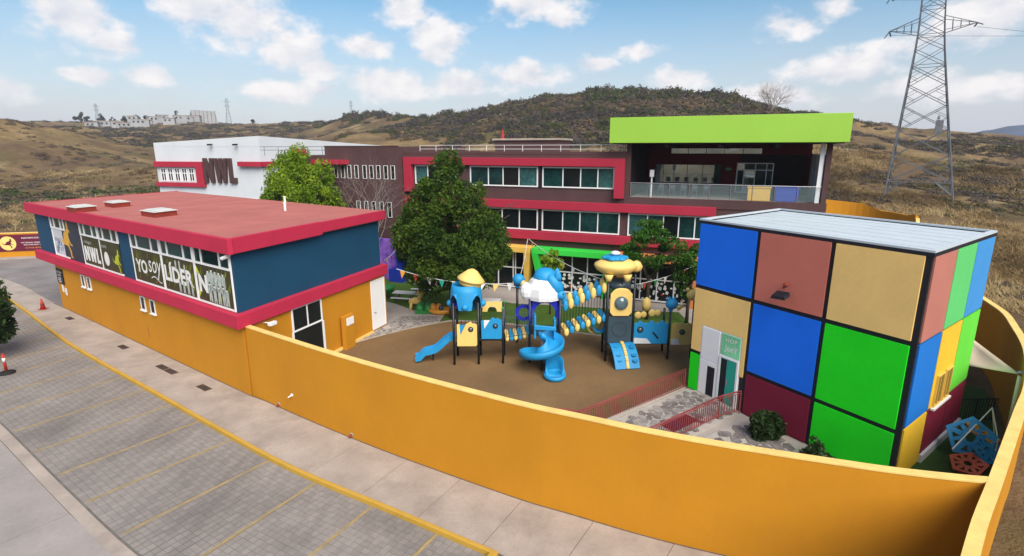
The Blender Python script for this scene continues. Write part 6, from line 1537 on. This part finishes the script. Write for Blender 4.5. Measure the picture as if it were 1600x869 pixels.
# small white houses of the far town
g = random.Random(4)
hs_ = [(-36.6, 9, 3.5), (-35.7, 8, 4), (-34.9, 9, 5.2), (-34.5, 12, 4.0), (-33.8, 8, 6.5), (-33.3, 13, 6), (-32.8, 8, 4), (-32.3, 10, 6), (-31.7, 9, 6.5), (-31.2, 9, 4.8), (-30.4, 10, 6.2), (-29.9, 9, 4.6), (-29.3, 11, 5.2)]
for k, (th, w, h) in enumerate(hs_):
    r = g.uniform(585, 625) - (35 if k in (3, 5, 9) else 0); x, y = pol(th, r); z = terr(x, y); a = R(-th) + g.uniform(-.3, .3)
    t = thing('far_house', (x, y, z), '%s small white house of the far town on the left ridge' % (['leftmost', 'second from left', 'third from left', 'fourth from left', 'fifth from left', 'sixth from left', 'middle', 'sixth from right', 'fifth from right', 'fourth from right', 'third from right', 'second from right', 'rightmost'][k]), 'house', 'white houses of the far town')
    M4 = Matrix.Translation((x, y, z)) @ Matrix.Rotation(a, 4, 'Z')
    def hb_(name, m, *b):
        q = MB().box(*b); q.v = [tuple(M4 @ Vector(p)) for p in q.v]; return obj(name, q, mt[m], t)
    hb_('wall', 'houses', -w / 2, w / 2, -4, 4, -4, h); hb_('roof', 'houset' if k % 3 == 0 else 'concrete', -w / 2 - .3, w / 2 + .3, -4.3, 4.3, h, h + .5)
    for i in range(max(1, int(w / 4))): hb_('window', 'glassb', -w / 2 + 1.4 + i * 3.2, -w / 2 + 2.8 + i * 3.2, -4.06, -4.001, h - 2.4, h - 1.0)
x, y = pol(-28.2 - .2, 640); z = terr(x, y)
t = thing('stadium_stand', (x, y, z), 'pale glazed block with a slanting end at the right edge of the far town', 'building')
ang = R(28.4); dv = Vector((math.cos(ang), math.sin(ang), 0))
mb = MB(); c0 = Vector((x, y, z)); nv = Vector((-dv.y, dv.x, 0)) * 8
pts = [c0 - dv * 13, c0 + dv * 11, c0 + dv * 8.5 + Vector((0, 0, 11)), c0 - dv * 12 + Vector((0, 0, 12))]
mb.add([tuple(p - nv + Vector((0, 0, -3 if i < 2 else 0))) for i, p in enumerate(pts)] + [tuple(p + nv + Vector((0, 0, -3 if i < 2 else 0))) for i, p in enumerate(pts)], [(0, 1, 2, 3), (7, 6, 5, 4), (0, 4, 5, 1), (1, 5, 6, 2), (2, 6, 7, 3), (3, 7, 4, 0)])
obj('glazed_wall', mb, mt['houses'], t); fb_ = MB()
for k in range(7): q = c0 - dv * (12 - k * 3.4) - nv * 1.01; fb_.tube(q, q + Vector((0, 0, 11.5)), .25, n=5)
obj('mullions', fb_, mt['metal'], t)

# ================================================================== PYLONS AND LINES
def lattice(mb, A, B, r): mb.tube(A, B, r, r, n=4, cap=False)
def pylon(x, y, z, H, half, lab, detail=True, yaw=0.0, scale_r=1.0):
    t = thing('pylon', (x, y, z), lab, 'pylon'); rz = Matrix.Rotation(yaw, 3, 'Z')
    def W(h):   # half width at height fraction
        return half * np.interp(h / H, [0, .56, .64, 1.0], [1, .42, .36, .26])
    lean = rz @ Vector((-.072 if detail else 0, 0, 0))
    def P(sx, sy, h): v = rz @ Vector((sx * W(h), sy * W(h), 0)); return Vector((x + v.x + lean.x * h, y + v.y + lean.y * h, z + h))
    levels = [0, .07, .17, .27, .36, .44, .51, .57, .62, .67, .72, .77, .82, .87, .92, .97, 1.0] if detail else [0, .12, .25, .38, .5, .6, .7, .8, .9, 1.0]
    levels = [l * H for l in levels]; r0 = .085 * scale_r; cs_ = [(-1, -1), (1, -1), (1, 1), (-1, 1)]
    for (sx, sy) in cs_:
        mb = MB()
        for a, b in zip(levels[:-1], levels[1:]): mb.tube(P(sx, sy, a), P(sx, sy, b), r0 * (1.25 - .5 * a / H), r0 * (1.25 - .5 * b / H), n=5, cap=False)
        obj('leg', mb, mt['metal'], t, recalc=False)
    for k, (a, b) in enumerate(zip(levels[:-1], levels[1:])):
        mb = MB(); r = r0 * (.62 if a < .5 * H else .5)
        for i in range(4):
            c0, c1 = cs_[i], cs_[(i + 1) % 4]
            if k == 0 and detail:
                m0 = (P(*c0, b) + P(*c1, b)) / 2
                lattice(mb, P(*c0, b), P(*c1, b), r * 1.2)
                for c in (c0, c1):
                    e = P(*c, b) + (m0 - P(*c, b)) * .5; lattice(mb, P(*c, 0.02 * H), e, r); lattice(mb, P(*c, b * .5), P(*c, b * .5) + (e - P(*c, b)) * .75, r * .8); lattice(mb, P(*c, b * .55), e, r * .8)
            else:
                lattice(mb, P(*c0, a), P(*c1, b), r); lattice(mb, P(*c1, a), P(*c0, b), r)
                if detail and k < 6:
                    m0 = (P(*c0, a) + P(*c1, a) + P(*c0, b) + P(*c1, b)) / 4; q0 = (P(*c0, a) + P(*c0, b)) / 2; q1 = (P(*c1, a) + P(*c1, b)) / 2
                    lattice(mb, q0, (P(*c0, a) + m0) / 2, r * .6); lattice(mb, q1, (P(*c1, a) + m0) / 2, r * .6); lattice(mb, q0, (P(*c0, b) + m0) / 2, r * .6); lattice(mb, q1, (P(*c1, b) + m0) / 2, r * .6)
                if k % 2 == 0 and k > 5: lattice(mb, P(*c0, a), P(*c1, a), r)
        obj('bracing', mb, mt['metal'], t, recalc=False)
    tips = []
    for hf in ((.63, .76, .90) if detail else (.7, .85)):
        for sd in (-1, 1):
            h = hf * H; L_ = half * 1.22 if detail else half * 1.3; tip = rz @ Vector((sd * L_, 0, 0)); tip = Vector((x + tip.x + lean.x * h, y + tip.y + lean.y * h, z + h + .02 * H)); mb = MB()
            ro = [P(sd, -1, h), P(sd, 1, h), P(sd, -1, h + .05 * H), P(sd, 1, h + .05 * H)]
            for q in ro: lattice(mb, q, tip, r0 * .6)
            for f in (.25, .5, .75):
                pp = [q + (tip - q) * f for q in ro]
                lattice(mb, pp[0], pp[2], r0 * .4); lattice(mb, pp[1], pp[3], r0 * .4); lattice(mb, pp[0], pp[1], r0 * .4); lattice(mb, pp[2], pp[1], r0 * .4)
            ca = obj('cross_arm', mb, mt['metal'], t, recalc=False)
            if detail:
                for s2 in (-1, 1):
                    im = MB(); e = tip + Vector((.2 * sd, s2 * .7, -.8 if sd < 0 else -.35)); d = (e - tip) / 8
                    for q in range(8): im.lathe(tuple(tip + d * q), [(.05, 0), (.12, -.03), (.05, -.08)], 8)
                    obj('insulator', im, mt['pgrey'], ca, recalc=False)
            tips.append(tip)
    return t, tips
px_, py_ = 55.9, 75.5; pz = terr(px_, py_)
bigp, tips = pylon(px_, py_, pz, 34.0, 3.75, 'tall steel lattice pylon standing on the dry slope at right', True, R(-36.5))
obj('number_plate', MB().box(px_ - .9, px_ + .1, py_ - 2.2, py_ - 2.15, pz + 8.6, pz + 10.3), mt['metal'], bigp)
dest = [Vector((150, 60, 26)), Vector((150, 45, 14)), Vector((150, 70, 33)), Vector((150, 48, 9)), Vector((150, 78, 44)), Vector((150, 52, 26))]
wl = ['lowest left arm', 'lowest right arm', 'middle left arm', 'middle right arm', 'top left arm', 'top right arm']
for k, tp in enumerate(tips):
    e = dest[k]; s = tp + Vector((0, 0, -.5)); pts = [s + (e - s) * (j / 16) - Vector((0, 0, 5.0 * (j / 16) * (1 - j / 16))) for j in range(17)]
    o = obj('power_line', MB().path(pts, .022, 4), mt['cable'], loc=tuple(s)); tag(o, 'overhead power line running right from the %s of the pylon' % wl[k], 'power line', 'power lines of the pylon')
for (th, r, H, lab) in ((-36.2, 760, 24, 'tiny pylon above the far town on the left'), (-26.6, 620, 26, 'tiny distant pylon on the ridge above the white hall'), (-15.8, 430, 14, 'tiny distant mast on the rise behind the brown wing'), (37.0, 330, 9, 'tiny distant pylon seen through the legs of the large pylon')):
    x, y = pol(th, r); pylon(x, y, terr(x, y), H, H * .10, lab, False, 0.3, .95)
# far blue hill at right and pale buildings below it
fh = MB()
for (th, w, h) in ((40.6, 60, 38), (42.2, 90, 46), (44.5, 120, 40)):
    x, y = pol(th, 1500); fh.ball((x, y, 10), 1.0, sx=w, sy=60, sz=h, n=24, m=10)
struct('distant_hill', fh, M('hazed_wooded_hill', (0.040, 0.062, 0.115), .95, .2, .02), smooth=True)  # blue of the far haze painted into the hill's own colour

# ================================================================== AIR
hm = bpy.data.materials.new('valley_haze'); hm.use_nodes = True; hn = hm.node_tree
for n_ in list(hn.nodes):
    if n_.type != 'OUTPUT_MATERIAL': hn.nodes.remove(n_)
pvn = hn.nodes.new('ShaderNodeVolumePrincipled'); pvn.inputs['Color'].default_value = (0.80, 0.87, 1.0, 1); pvn.inputs['Density'].default_value = 0.00022
hn.links.new(pvn.outputs[0], [n_ for n_ in hn.nodes if n_.type == 'OUTPUT_MATERIAL'][0].inputs['Volume'])
hz_ = obj('haze', MB().box(-7600, 7600, -7600, 7600, -2.0, 90.0), hm, kind='stuff', loc=(0, 0, 0)); tag(hz_, 'thin bluish haze lying over the valley and far ridge', 'haze')
